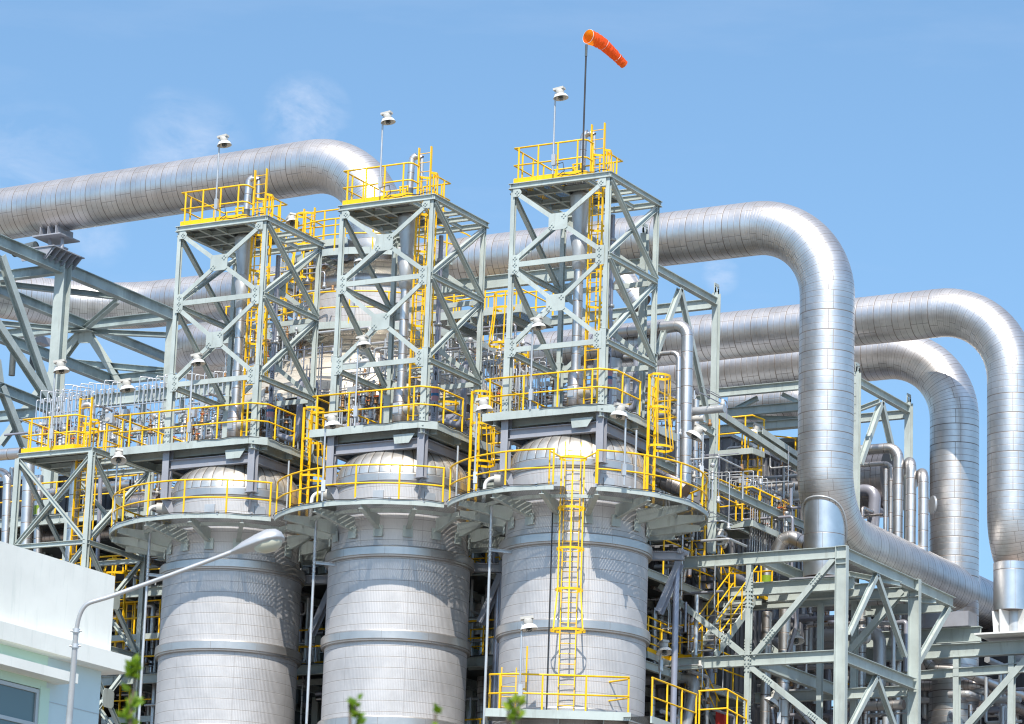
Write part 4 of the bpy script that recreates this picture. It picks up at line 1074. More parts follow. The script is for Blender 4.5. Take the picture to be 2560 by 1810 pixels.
# ---- slender poles hanging under the ring platforms
for i,nm in enumerate(('right and middle','middle and left')):
    pass
names=['slender white pole left of the right vessel, from the round platform down','slender white pole left of the middle vessel, from the round platform down','slender white pole left of the left vessel, behind the street lamp arm']
for i in range(3):
    b=V((-49.95-S*i,88.3,0));t=thing('slender_pole',names[i],'pole',b,'slender white poles beside the vessels')
    MB().tube(b,b+Z*22.7,.042,n=8).build('pole','galvanised',t)
    q=MB();q.path([b+V((.055*math.cos(k*1.1),.055*math.sin(k*1.1),21.0+k*.022)) for k in range(50)],.014,n=5);q.build('spiral_cable','galvanised',t)
    MB().hb(b+V((0,0,21.4)),b+V((1.05,1.2,21.4)),.09,.08).build('stay_arm','galvanised',t)
# ================================================================ windsock
b=V((-47.6,88.93,ZT+.1));top=at(1468.5,113,Y=88.95)
t=thing('windsock','orange windsock streaming to the right from the black pole on top of the right tower','windsock',b)
MB().tube(b,(b.x+.0,88.95,top.z),.028,n=8).build('pole','black_mark',t)
MB().tube((b.x,88.95,top.z-.35),(b.x,88.95,top.z+.02),.04,n=8).build('swivel','dark_steel',t)
aw=V((FW.x,FW.y,0)).normalized();rg=V((_r.x,_r.y,0))
cs=[(1470.5,91,.0,.222),(1479,95,.1,.222),(1490,99.5,.19,.205),(1504,107.5,.3,.19),(1516,118,.4,.178),(1530,131,.5,.16),(1543,144,.6,.145),(1553,154.5,.68,.135),(1561,162,.74,.13)]
ctr=[];rad=[]
for x,y,d,r in cs: ctr.append(at(x,y,D=(V((b.x,88.95,top.z))-CAM).dot(FW)+d));rad.append(r)
# refine along the axis
C2=[];R2=[]
for i in range(len(ctr)-1):
    for k in range(4):
        C2.append(ctr[i].lerp(ctr[i+1],k/4));R2.append(rad[i]+(rad[i+1]-rad[i])*k/4+.006*math.sin((i*4+k)*2.1))
C2.append(ctr[-1]);R2.append(rad[-1])
C2[0]=C2[0];ax=(C2[1]-C2[0]).normalized()
mb=MB().path(C2,R2,n=28,caps=False)
for k,p in enumerate(mb.v):
    i=k//28;j=k%28
    f=1+.035*math.sin(j*2.7+i*.9)*min(1,i/6)+.02*math.sin(i*1.7+j)
    mb.v[k]=C2[i]+(p-C2[i])*f
mb.build('sock','windsock_cloth',t)
n0=(ctr[1]-ctr[0]).normalized();s0=n0.cross(Z).normalized();u0=s0.cross(n0)
ring=[ctr[0]+(s0*math.cos(a)+u0*math.sin(a))*.224 for a in [2*PI*i/28 for i in range(28)]]
MB().path(ring,.006,n=6,closed=True).build('hoop','lamp_white',t)
for i in (14,24):
    n1=(C2[i+1]-C2[i]).normalized();s1=n1.cross(Z).normalized();u1=s1.cross(n1)
    MB().path([C2[i]+(s1*math.cos(a)+u1*math.sin(a))*(R2[i]*1.0) for a in [2*PI*q/28 for q in range(28)]],.006,n=5,closed=True).build('seam_tape','lamp_white',t)
# ================================================================ street lamp
DL=52
sp=[(166,1960),(172,1810),(182,1690),(190,1580),(197,1545),(207,1522),(222,1508),(250,1499),(282,1489),(400,1447),(500,1410),(584,1378)]
P=[at(x,y,D=DL) for x,y in sp];base=V((P[0].x,P[0].y,0));P=[V((P[0].x-.1,P[0].y,0))]+P[1:]
t=thing('street_lamp','grey street lamp with a long curved arm reaching over the left vessel','street lamp',base)
MB().path(P[:4],[.062,.052,.045,.04],n=12).build('pole','galvanised',t)
Pa=P[3:];Q=[]
for i in range(len(Pa)-1):
    for k in range(4):
        p0=Pa[max(i-1,0)];p1=Pa[i];p2=Pa[i+1];p3=Pa[min(i+2,len(Pa)-1)];s=k/4
        Q.append(.5*((2*p1)+(-p0+p2)*s+(2*p0-5*p1+4*p2-p3)*s*s+(-p0+3*p1-3*p2+p3)*s**3))
Q.append(Pa[-1]);MB().path(Q,.033,n=12).build('arm','galvanised',t)
for x,y in ((190.5,1577),(188,1615)):
    c=at(x,y,D=DL);mb=MB();mb.tube(c-Z*.03,c+Z*.03,.055,n=12);mb.tube(c-RT*.085,c+RT*.085,.014,n=6);mb.build('clamp','galvanised',t)
ha=at(578,1383,D=DL);hb_=at(712,1345,D=DL);axl=(hb_-ha);L=axl.length;axl.normalize()
dn=-(UP-axl*UP.dot(axl)).normalized();dn=(dn*.8-FW*.35-dn*0).normalized();dn=(dn-axl*dn.dot(axl)).normalized();sdv=axl.cross(dn)
mb=MB();secs=[(0,.045,.04),(.06,.07,.06),(.25,.13,.12),(.5,.185,.17),(.72,.21,.2),(.88,.185,.17),(.97,.11,.10),(1,.01,.01)]
vs=[];n=20
for s,wd,hh in secs:
    for j in range(n):
        a=2*PI*j/n;v=-math.sin(a)*hh if math.sin(a)>0 else -math.sin(a)*hh*.28
        vs.append(ha+axl*(L*s)+sdv*(math.cos(a)*wd)+dn*v)
fs=[(i*n+j,i*n+(j+1)%n,(i+1)*n+(j+1)%n,(i+1)*n+j) for i in range(len(secs)-1) for j in range(n)]
mb.add(vs,fs,True);mb.add(vs[:n],[tuple(range(n))]);mb.build('lamp_head','lamp_grey' if False else 'galvanised',t)
mb=MB();vs=[];secs=[(.40,.02,.0),(.45,.10,.07),(.6,.155,.125),(.78,.165,.13),(.9,.11,.08),(.95,.02,0)]
for s,wd,hh in secs:
    for j in range(n):
        a=PI*j/(n-1);vs.append(ha+axl*(L*s)+sdv*(math.cos(a)*wd)+dn*(.02+math.sin(a)*hh))
fs=[(i*n+j,i*n+j+1,(i+1)*n+j+1,(i+1)*n+j) for i in range(len(secs)-1) for j in range(n-1)]
mb.add(vs,fs,True).build('glass_bowl','lens_glass',t)
# ================================================================ white building
cw=at(288,1441,Y=53.);XW=cw.x;bx=lambda x,y: at(x,y,X=XW)
t=thing('building','white rendered building corner with ledges and a window at the lower left','building',(XW,53,0))
YE=53.;YS=22.;zt=cw.z;zl1t=bx(150,1600).z;zl1b=bx(150,1636).z
z1=bx(273,1630).z
MB().box((XW-14,YS,z1-.02),(XW,YE,zt)).build('parapet_wall','render_white',t)
zl=bx(0,1560).z
L0=at(325,1642,Y=YE+.3);zt1=L0.z;zb1=at(325,1684,Y=YE+.3).z
MB().box((XW-14.2,YS,zb1),(XW+.26,YE+.32,zt1)).build('cornice','render_white',t)
MB().box((XW-14,YS,0),(XW-.12,YE-.08,zb1)).build('wall','render_blue',t)
MB().box((XW-.12,YS,zb1-.62),(XW-.06,at(128,1640,X=XW).y,zb1)).build('frieze','render_mint',t)
ye2=at(196,1690,X=XW+.35).y;z2b=at(198,1710,X=XW+.35).z;z2t=at(200,1686,X=XW+.35).z
MB().box((XW-.12,YS,z2b),(XW+.35,ye2,z2t)).build('window_canopy','render_white',t)
for k in (0,1,2):
    zz=z2b-.35-k*.62;MB().box((XW-.118,at(125,1720,X=XW).y,zz),(XW-.112,YE-.085,zz+.015)).build('panel_joint','window_frame',t)
yw=at(93,1740,X=XW-.12).y;zwt=at(60,1716,X=XW-.12).z
MB().box((XW-.13,yw,zwt-2.6),(XW-.05,yw+.28,zwt+.06)).build('jamb','render_mint',t)
w=MB()
for zz in (zwt-.07,zwt-.68,zwt-1.6): w.box((XW-.14,YS,zz),(XW-.07,yw,zz+.07))
w.box((XW-.141,yw-.09,zwt-2.6),(XW-.069,yw,zwt));f=w.build('window_frame','window_frame',t)
MB().box((XW-.13,YS,zwt-2.5),(XW-.105,yw-.04,zwt)).build('pane','window_glass',f)
# ================================================================ young trees by the camera
def tree(label,px,ytop,D,spread,n,seed,leaf=.05,lean=0,long_=1.0):
    rr=random.Random(seed);top=at(px,ytop,D=D);b=V((top.x+lean,top.y,0));t=thing('young_tree',label,'tree',b,'young leafy trees close to the camera')
    H=top.z;P=[b+(top-b)*(k/8)+V((rr.uniform(-.03,.03),rr.uniform(-.03,.03),0)) for k in range(9)]
    MB().path(P,[.05-.045*k/8 for k in range(9)],n=8).build('trunk','bark',t)
    mb=MB();br=MB()
    for i in range(n):
        z=H*(1-.62*rr.random()**1.6*long_);f=(H-z)/H;R=spread*(.12+f*2.2)
        a=rr.uniform(0,2*PI);c=b.lerp(top,z/H);d=V((math.cos(a),math.sin(a),rr.uniform(.1,.9))).normalized();ln=R*rr.uniform(.5,1)
        e=c+d*ln;br.path([c,c.lerp(e,.5)+Z*.02,e],.006,n=4)
        for k in range(rr.randint(5,9)):
            q=c.lerp(e,rr.uniform(.25,1.05));dd=(d+V((rr.uniform(-1,1),rr.uniform(-1,1),rr.uniform(-.5,.8)))).normalized();s=leaf*rr.uniform(.7,1.4)
            sd=dd.cross(V((rr.uniform(-1,1),rr.uniform(-1,1),rr.uniform(-1,1)))).normalized()*s*.38;up_=dd.cross(sd).normalized()*s*.1
            mb.add([q,q+dd*s*.35+sd+up_,q+dd*s,q+dd*s*.35-sd+up_],[(0,1,2),(0,2,3)])
    for k in range(14):
        q=top-Z*(k*.03);dd=V((rr.uniform(-1,1),rr.uniform(-1,1),rr.uniform(.2,1.3))).normalized();s=leaf*rr.uniform(.8,1.3);sd=dd.cross(V((rr.uniform(-1,1),rr.uniform(-1,1),.3))).normalized()*s*.38
        mb.add([q,q+dd*s*.35+sd,q+dd*s,q+dd*s*.35-sd],[(0,1,2),(0,2,3)])
    br.build('branches','bark',t);mb.build('crown','leaf_green',t)
tree('tall thin young tree top below the building corner and left vessel',330,1660,15,.035,17,3,.05,-.0,.5)
tree('leafy tree tip at the bottom edge below the middle vessel, left of centre',893,1748,15,.15,40,5,.04)
tree('tiny leaf tip at the bottom edge between the middle and right vessels',1096,1783,15,.1,22,6,.04)
tree('leafy tree tip at the bottom edge beside the low yellow railed platform',1290,1756,15,.2,48,8,.04)
# ================================================================ plant behind the front row
R=random.Random(21)
# corrugated casing blocks and floors that close the view behind
def casing(label,x0,x1,y0,y1,z1,mat='band_cladding',z0=0):
    t=thing('equipment_casing',label,'casing',(x1,y0,z0))
    MB().box((x0,y0,z0),(x1,y1,z1)).build('casing_wall',mat,t)
    mb=MB();n=int((x1-x0)/.35)
    for i in range(n): mb.box((x0+i*.35,y0-.05,z0),(x0+i*.35+.14,y0,z1-.1))
    m=int((y1-y0)/.35)
    for i in range(m): mb.box((x1,y0+i*.35,z0),(x1+.05,y0+i*.35+.14,z1-.1))
    mb.build('ribs',mat,t)
    MB().box((x0-.1,y0-.12,z1),(x1+.12,y1+.1,z1+.12)).build('roof_edge','galvanised',t)
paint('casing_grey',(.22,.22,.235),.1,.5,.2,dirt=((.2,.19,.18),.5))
paint('casing_shade',(.06,.06,.065),.2,.6)  # near-black blocks added to give the shaded plant interior its darkness
casing('large grey ribbed casing behind the leftmost tower and tubing racks',-77,-66.5,107.5,114,28.6,'casing_grey')
casing('added shade block at the far left behind the lower tower and the white building',-86,-77.2,106,113,29.4,'casing_shade')
casing('large grey ribbed casing behind the middle tower',-66.3,-56.9,106.8,114,28.8,'casing_grey')
casing('large grey ribbed casing behind the windsock tower',-56.7,-50.0,104.5,113,28.3,'casing_grey')
casing('added shade block deep inside the lower right frame',-49.8,-43.5,113.5,120,24.0,'casing_shade')
casing('added shade block deep behind the lower right corner',-43.3,-30,113.5,120,21.6,'casing_shade')
def deck(label,x0,x1,y0,y1,z,rail=True,mat='fine_grating',back=False):
    t=thing('grating_platform',label,'platform',(x1,y0,z),'grating floors of the process structure')
    MB().box((x0,y0,z-.03),(x1,y1,z)).build('grating',mat,t)
    k=int((x1-x0)/3)+1
    for i in range(k+1): MB().hb((x0+(x1-x0)*i/k,y0,z-.17),(x0+(x1-x0)*i/k,y1,z-.17),.25,.14).build('joist','steel_paint',t)
    for y in (y0+.05,y1-.05): MB().hb((x0,y,z-.2),(x1,y,z-.2),.3,.16).build('edge_girder','steel_paint',t)
    if rail: railing(t,[(x0,y0+.05,z),(x1,y0+.05,z),(x1,y1-.05,z)],sp=1.3,toe=False)
    return t
W3=('between left and middle vessels','between middle and right vessels')
levels=((25.05,'upper'),(22.3,'second'),(19.4,'third'),(16.3,'fourth'),(13.2,'lowest'))
for z,nm in levels:
    deck('%s grating floor behind the left and middle vessels'%nm,-75.5,-56.3,94.0 if z<24 else 94.2,106.5,z)
    deck('%s grating floor behind the right vessel'%nm,-56.1,-48.9,94.2,104.2,z)
for x in (-75.4,-69.5,-63.2,-57.2,-51.0):
    for y in (94.1,100.2):
        mb=MB().hb((x,y,0),(x,y,25.0),.26,.24,(0,1,0));tag(mb.build('steel_column','steel_paint',None,(x,y,0)),'pale green column of the process structure, %s row %s'%('front' if y<95 else 'rear',{-75.4:'behind the lower left tower',-69.5:'left of the left vessel',-63.2:'behind the left vessel',-57.2:'behind the middle vessel',-51.0:'behind the right vessel'}[x]),'column','columns of the process structure')
# supports right of every vessel
for i,nm in enumerate(('right','middle','left')):
    o=V((-S*i,0,0));tip=at(1711,1390,Y=92.6)+o
    t=thing('brace_support','blue grey steel bracket with diagonal at the right side of the %s vessel'%nm,'support',tip,'blue grey brackets beside the vessels')
    v0=V((XV+1.6,92.2,tip.z))+o
    MB().hb(v0,tip,.26,.2).build('arm','primer_grey',t);MB().hb(tip+V((-.15,0,-.2)),V((v0.x+.45,v0.y,tip.z-1.75)),.24,.2,(0,1,0)).build('diagonal','primer_grey',t)
    MB().tube(tip+V((-.25,.0,-.15)),V((tip.x-.25,tip.y,0)),.095,n=16).build('leg','service_pipe',t)
    MB().tube(tip+V((-.1,-.15,.14)),tip+V((-.1,.3,.14)),.09,n=12).build('end_stub','primer_grey',t)
# ---- tubing banks
def bank(label,x0,y,z0,z1,n,dx,d=(1,0,0),hook=(0,.5,0),r=.019,jog=.35):
    d=V(d);h=V(hook);o=V((x0,y,z0));t=thing('tubing_bank',label,'tubing',o,'banks of thin white tubing')
    for i in range(n):
        b=o+d*(dx*i);zt=z1+(.28 if i%2 else 0)+.05*math.sin(i*1.3)
        P,_=bend([b,V((b.x,b.y,zt)),V((b.x,b.y,zt))+h*(1 if i%2 else .7),V((b.x,b.y,zt-.55))+h*(1 if i%2 else .7)],.05,3)
        MB().path(P,r,n=6).build('tube','tubing',t)
        if i%2==0: MB().tube(b+h*.35+Z*(z1-z0-.1),b+h*.35+Z*(z1-z0+.05),.06,n=8).build('fitting','galvanised',t)
    return t
def bank_px(label,p,q,ztop_px,zbot_px,n,Y=96.1,hook=(-.9,.0,0),**k):
    a=at(p[0],p[1],Y=Y);b=at(q[0],q[1],Y=Y);z1=up_at(p[0],ztop_px,a);z0=up_at(p[0],zbot_px,a)
    return bank(label,a.x,Y,z0,z1,n,(b.x-a.x)/(n-1),hook=hook,**k)
bank_px('row of thin white tubes with square loops above the girder, above the lower left tower',(150,1000),(280,985),985,1070,14,hook=(.33,.3,0))
bank_px('row of thin white tubes with loops just left of the leftmost tall tower',(338,975),(420,968),966,1060,9,hook=(.33,.3,0))
bank_px('row of thin white tubes hanging in front of the frame at far left',(92,1005),(190,1000),1000,1095,12,Y=94.5,hook=(.33,.4,0))
bank_px('row of thin white tubes seen through the foot of the leftmost tall tower',(452,975),(640,950),958,1050,17,hook=(.33,.3,0))
bank_px('row of thin white tubes between the leftmost and middle towers',(690,940),(840,925),925,1010,13,hook=(.33,.3,0))
bank_px('row of thin white tubes behind the foot of the middle tower',(860,925),(1040,905),905,1010,15,hook=(.33,.3,0))
bank_px('dense white tubes between the middle and windsock towers',(1210,900),(1300,890),905,1040,12,Y=94.8,hook=(-1.3,.2,0))
bank_px('dense white tubes seen through the foot of the windsock tower',(1275,935),(1365,925),925,1020,12,Y=93.9,hook=(-.4,.3,0))
# comb right of the windsock tower, running away from the camera
X7=at(1900,1240,Y=103.).x
p=at(1877,1225,X=X7);q=at(1940,1252,X=X7)
t=bank('comb of thin white tubes with long arms left of the big vertical pipe',X7,p.y,p.z-2.0,p.z+.35,12,(q.y-p.y)/11,d=(0,1,0),hook=(-1.1,-.1,0))
MB().hb((X7+.1,p.y-.3,p.z),(X7+.1,q.y+1.5,p.z),.12,.1).build('tube_rail','primer_grey',t)
# ---- valves
def make_valve(kind,s=1.0):
    t=thing('small_valve','x','valve',(0,0,0),'small valves on the tubing racks')
    pm='brass_valve' if kind%2 else 'galvanised'
    MB().tube((0,0,-1.1*s),(0,0,-.12),.035,n=8).build('pipe_stub','galvanised',t)
    MB().lathe((0,0,0),[(0,-.18),(.10,-.18),(.10,-.13),(.05,-.12),(.075,-.02),(.075,.05),(.045,.1),(.09,.12),(.09,.16),(.03,.17),(.03,.36),(0,.36)],10).build('valve_body',pm,t)
    if kind<2:
        w=MB();c=V((0,-.05,.36));w.path([c+V((.15*math.cos(a),0,.15*math.sin(a))) for a in [2*PI*i/12 for i in range(12)]],.013,n=5,closed=True);w.bar(c-V((.15,0,0)),c+V((.15,0,0)),.015,.015);w.bar(c-V((0,0,.15)),c+V((0,0,.15)),.015,.015,(0,1,0))
        w.build('handwheel','brass_valve' if kind else 'dark_steel',t)
    elif kind==2:
        MB().lathe((.0,0,.45),[(0,.1),(.08,.1),(.11,.04),(.11,-.02),(.04,-.1)],12).build('actuator','galvanised',t)
    else:
        MB().frame((.1,-.06,.1),V((1,0,0)),V((0,1,0)),Z,(.24,.04,.03)).build('lever','orange_handle',t)
        MB().frame((0,0,.42),V((1,0,0)),V((0,1,0)),Z,(.16,.13,.2)).build('gauge_box','galvanised',t)
    return t
protos=[make_valve(k) for k in range(4)]
kindlab=['dark handwheel','brown handwheel','round grey actuator','orange lever']
used=[0]*4
def put_valve(k,p,s,where):
    v=protos[k]
    if not used[k]: v.location=p;used[k]=1;o=v
    else: o=dup(v);o.location=p
    o['label']='valve with %s %s'%(kindlab[k],where);o.scale=(s,s,s)
    return o
zones=[((95,330),(1060,1115),93.8,95.6,26,'on the rack behind the lower left tower'),((340,440),(1055,1120),93.8,95.6,10,'left of the foot of the leftmost tower'),
((455,655),(1040,1110),93.6,95.8,24,'behind the foot of the leftmost tall tower'),((660,790),(1010,1075),93.5,95.8,14,'between the foot of the leftmost and middle towers'),
((855,1060),(985,1050),93.5,95.8,24,'behind the foot of the middle tower'),((1245,1420),(950,1015),93.4,95.,12,'behind the foot of the windsock tower'),
((1870,1975),(1270,1330),103,106,18,'below the comb of tubes left of the big vertical pipe'),((2010,2090),(1520,1700),106,109,4,'inside the lower right frame')]
for (xa_,xb_),(ya_,yb_),Ya,Yb,n,wh in zones:
    for i in range(n):
        Y=R.uniform(Ya,Yb);x=xa_+(xb_-xa_)*(i+R.random()*.8)/n;p=at(x,R.uniform(ya_,yb_),Y=Y)
        put_valve(R.choice((0,0,1,2,3,3)),p,R.uniform(.6,1.05),wh)
# ---- instrument stands and small boxes
def stand(x,y,Y,h,wh,i):
    p=at(x,y,Y=Y);t=thing('instrument_stand',wh,'instrument',p-Z*h,'instrument stands on the rack')
    MB().tube(p-Z*h,p,.035,n=8).build('post','galvanised',t)
    MB().frame(p+Z*.05,V((1,0,0)),V((0,1,0)),Z,(.3,.16,.34)).build('transmitter_box','galvanised',t)
    MB().tube(p+V((-.04,-.12,.0)),p+V((-.04,.02,.0)),.075,n=12).build('gauge','lamp_grey',t)
for i,(x,y,Y,h,wh) in enumerate(((275,1050,94,1.9,'left of the round floodlight'),(312,1040,94,2.,'behind the tilted round floodlight'),(345,1075,93.6,1.2,'by the yellow toe plate'),(480,1035,94,1.6,'behind the floodlight pole'),(560,1030,94.3,1.7,'right of the floodlight pole'),(700,1010,94,1.5,'between the towers at left'),(880,985,94,1.6,'left part of the middle tower'),(960,1000,94,1.2,'right of the middle tower ladder'),(1090,950,94,1.7,'by the hooked grey pipe'),(1320,985,93.6,1.2,'behind the windsock tower rail'),(1610,1118,94.5,.8,'left of the silver riser'),(1645,1112,94.5,.8,'beside the silver riser'))):
    stand(x,y,Y,h,'small grey instrument box on a post, '+wh,i)
# ---- medium pipes with measured places
def mp(label,pts,Y,r,rad,mat='small_cladding',n=20,name='silver_pipe',grp='medium silver clad pipes'):
    P=[at(x,y,Y=(k[0] if k else Y)) for x,y,*k in pts];return pipe(name,label,'pipe',P,r,rad,mat,n,8,grp)
mp('silver riser with elbow right of the windsock tower, the widest of that group',[(1535,832),(1719,812),(1712,1260)],94.6,.19,.4)
mp('slim silver pipe with elbow left of the wide riser, right of the windsock tower',[(1560,893),(1697,880),(1692,1230)],94.2,.075,.25)
mp('thin silver riser just behind the wide one right of the windsock tower',[(1703,900),(1701,1200)],95.2,.06,.2)
mp('silver pipe sloping down behind the right round platform rail',[(1622,1185),(1715,1228)],93.6,.27,.3,'old_cladding')
mp('short silver pipe with round end cap right of the wide riser',[(1733,1047),(1760,1045)],94.9,.09,.2,'lamp_grey')
mp('shaded silver riser right of the wide one',[(1740,1000),(1735,1240)],96.4,.11,.3)
# Grey hooked pipes next to towers
for i,(wh) in enumerate(('right of the windsock tower foot','right of the middle tower foot','right of the leftmost tower foot')):
    o=V((-S*i,0,0));P=[at(1562,1005,Y=91.6),at(1562,1030,Y=91.6)]
    o=o+V((S,0,0));b=lambda x,y:at(x,y,Y=93.0)+o;q1=b(1156,1068);q2=b(1158,905)
    P,um=bend([b(1106,1050),V((q1.x,93.,q1.z)),V((q1.x,93.,q2.z)),V((q1.x+.25,93.5,q2.z)),V((q1.x+.25,93.5,q2.z-.9))],.2,7)
    tag(MB().path(P,.105,n=16).build('grey_pipe','service_pipe'),'smooth grey hooked pipe '+wh,'pipe','smooth grey hooked pipes')
# silver vertical pipes in the tower feet (T3 right)
mp('silver riser with elbow at right foot of the windsock tower, left one',[(1500,925),(1533,918),(1530,1030)],93.2,.14,.28)
mp('silver riser with elbow at right foot of the windsock tower, right one',[(1540,930),(1565,914),(1561,1030)],93.8,.15,.28)
# right group
Yg=107.
mp('silver elbow with a riser right of the big vertical pipe, highest of the group',[(2100,1130),(2247,1118),(2243,1420)],Yg,.175,.42)
mp('darker slim silver elbow pipe below the highest elbow, right of the big vertical pipe',[(2100,1166),(2228,1158),(2226,1400)],Yg+.5,.08,.25)
mp('slim silver riser left of the slim elbow pipe',[(2215,1172),(2213,1395)],Yg+.3,.075,.2)
p=at(2278,1150,Y=Yg);q=at(2276,1440,Y=Yg)
pipe('silver_pipe','silver riser bending backwards at its top, second right of the big vertical pipe','pipe',[(p.x,Yg,q.z),(p.x,Yg,p.z),(p.x-1.4,Yg+2.2,p.z)],.18,.4,'small_cladding',20,8,'medium silver clad pipes')
p=at(2309,1178,Y=Yg);q=at(2307,1450,Y=Yg)
pipe('silver_pipe','silver riser bending backwards at its top, nearest to the shadowed huge pipe','pipe',[(p.x,Yg,q.z),(p.x,Yg,p.z),(p.x-1.4,Yg+2.2,p.z)],.18,.4,'small_cladding',20,8,'medium silver clad pipes')
c=at(2329,1262,Y=Yg+.4);tag(MB().tube(c,c+V((.05,.05,0)),.31,n=28).build('end_disc','galvanised'),'thin round metal disc beside the risers, in front of the shadowed pipe','disc')
# drums and dark bulk
p=at(1905,1228,Y=111.5);q=at(2215,1215,Y=111.5)
t=thing('horizontal_drum','dark shaded horizontal drum behind the big vertical pipe','drum',(p.x,111.5,p.z))
MB().path([(p.x-1.5,111.5,p.z),(q.x+.3,111.5,p.z)],1.25,n=36).build('drum_shell','old_cladding',t)
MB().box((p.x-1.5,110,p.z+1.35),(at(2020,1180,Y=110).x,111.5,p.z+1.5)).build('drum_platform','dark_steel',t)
mp('pale pipe stub with a reducer left of the big vertical pipe foot',[(1935,1243),(2010,1240)],106,.19,.3,'lamp_grey')
mp('silver elbow resting on the green beam left of the big trunnion',[(1942,1380),(1965,1335),(2015,1360)],103,.24,.4)
mp('silver vertical pipe with a green band in the lower right frame',[(1917,1420),(1917,1470)],103.,.19,.2)
p=at(1917,1452,Y=103);tag(MB().tube(p-Z*.1,p+Z*.16,.195,n=20).build('green_band_ring','green_band'),'bright green band round a silver pipe above the yellow stairs','band')
mp('wide silver vertical pipe standing right of the stairs in the lower right frame',[(1918,1530),(1912,1830)],103.5,.17,.2)
mp('wide silver riser in the middle of the lower right frame',[(1963,1500),(1956,1830)],103.2,.195,.2)
mp('thin jointed pipe curving down to the left inside the lower right frame',[(1988,1480),(1992,1560),(1965,1650)],102.6,.07,.8,'service_pipe')
mp('long shaded pipe sloping down inside the lower right frame',[(1850,1490,112),(2150,1610,112)],112,.45,.5,'old_cladding',28)
mp('lower long shaded pipe sloping down inside the lower right frame',[(1850,1540,112.5),(2150,1665,112.5)],112,.36,.5,'old_cladding',28)
mp('silver riser at the right of the lower frame, lit at its upper part',[(2248,1535),(2240,1830)],108.5,.13,.2)
mp('silver pipe with elbow turning right under the frame corner',[(2310,1610,109.5),(2320,1668,109.5),(2395,1675,109.5),(2570,1745,112)],109,.16,.45)
mp('second silver pipe sloping down at the lower right corner',[(2300,1715,110.5),(2440,1712,110.5),(2580,1790,113)],110,.19,.5,'old_cladding')
mp('wide shaded pipe at the lower right corner behind the brace',[(2290,1735,113),(2420,1735,113),(2600,1850,116)],112,.4,.8,'old_cladding',26)
mp('bright silver pipe leaning down at the bottom of the lower right frame',[(1985,1762),(2045,1830)],102.5,.09,.2)
mp('broad silver duct elbow at the upper left of the lower right frame',[(2122,1620,110),(2122,1560,110),(2330,1600,112)],110,.33,.8,'old_cladding',26)
# left edge pipes
mp('horizontal silver pipe at the left picture edge beside the lower tower deck',[(-40,1140),(55,1133)],93.8,.2,.3)
mp('widest silver riser seen through the lower left tower',[(73,1150),(62,1420)],93.6,.2,.3)
mp('silver riser with a green band seen through the lower left tower',[(98,1190),(93,1420)],94.4,.15,.3)
p=at(95.5,1276,Y=94.4);tag(MB().tube(p-Z*.17,p+Z*.15,.155,n=18).build('green_band_ring','green_band'),'green band round a silver riser seen through the lower left tower','band')
mp('silver elbow at the left picture edge left of the lower tower',[(-30,1175),(20,1185),(12,1420)],94.2,.16,.4)
mp('thin silver riser at the left picture edge',[(30,1170),(25,1420)],94.4,.09,.3)
mp('shaded silver pipe crossing behind the lower left tower, upper one',[(110,1235),(330,1210)],95.5,.17,.3)
mp('shaded silver pipe crossing behind the lower left tower, lower one',[(110,1345),(300,1330)],96.2,.25,.3,'old_cladding')
mp('silver pipe ending at the left side of the left vessel dome',[(300,1262,94.5),(400,1258,94.5)],94.5,.3,.3,'old_cladding',26)
mp('thin dark riser right of the ladder in the lower left tower',[(252,1180),(243,1420)],93.4,.07,.2,'service_pipe')
# pipe hook by middle tower mid platform
mp('white pipe stub behind the windsock tower upper part',[(1560,700,96.5),(1600,760,96.5)],96.5,.4,.4,'pipe_cladding',26)
mp('silver pipe elbow passing low behind the windsock tower',[(1400,880,95.2),(1640,862,95.2)],95.4,.5,.4,'pipe_cladding',30)
mp('silver vertical drum like pipe at the right foot of the windsock tower',[(1520,900),(1514,1000)],94.4,.45,.3,'galvanised',26)
# random filling pipes in the gaps
gaps=[((268,400),(1380,1810),97,104,13,'left of the left vessel'),((742,818),(1300,1810),97,105,12,'in the dark gap between the left and middle vessels'),((1170,1262),(1290,1810),97,105,12,'in the dark gap between the middle and right vessels'),
((1622,1785),(1290,1810),99,105,14,'in the dark gap right of the right vessel'),((1800,2100),(1450,1810),105,111,16,'deep inside the lower right frame'),((2140,2240),(1480,1810),106,112,8,'behind the right face of the lower right frame'),((2300,2560),(1640,1810),112,117,9,'at the lower right corner'),((1600,2010),(1150,1300),106,110,14,'behind the right round platform'),((2140,2215),(1215,1400),109,111,5,'behind the risers right of the big vertical pipe'),((440,720),(1090,1180),94,97,8,'just above the left vessel dome'),((880,1150),(1040,1150),94,97,8,'just above the middle vessel dome'),((1260,1700),(1000,1080),95,98,10,'behind the foot of the windsock tower, low')]
ords=['first','second','third','fourth','fifth','sixth','seventh','eighth','ninth','tenth','eleventh','twelfth','thirteenth','fourteenth','fifteenth','sixteenth']
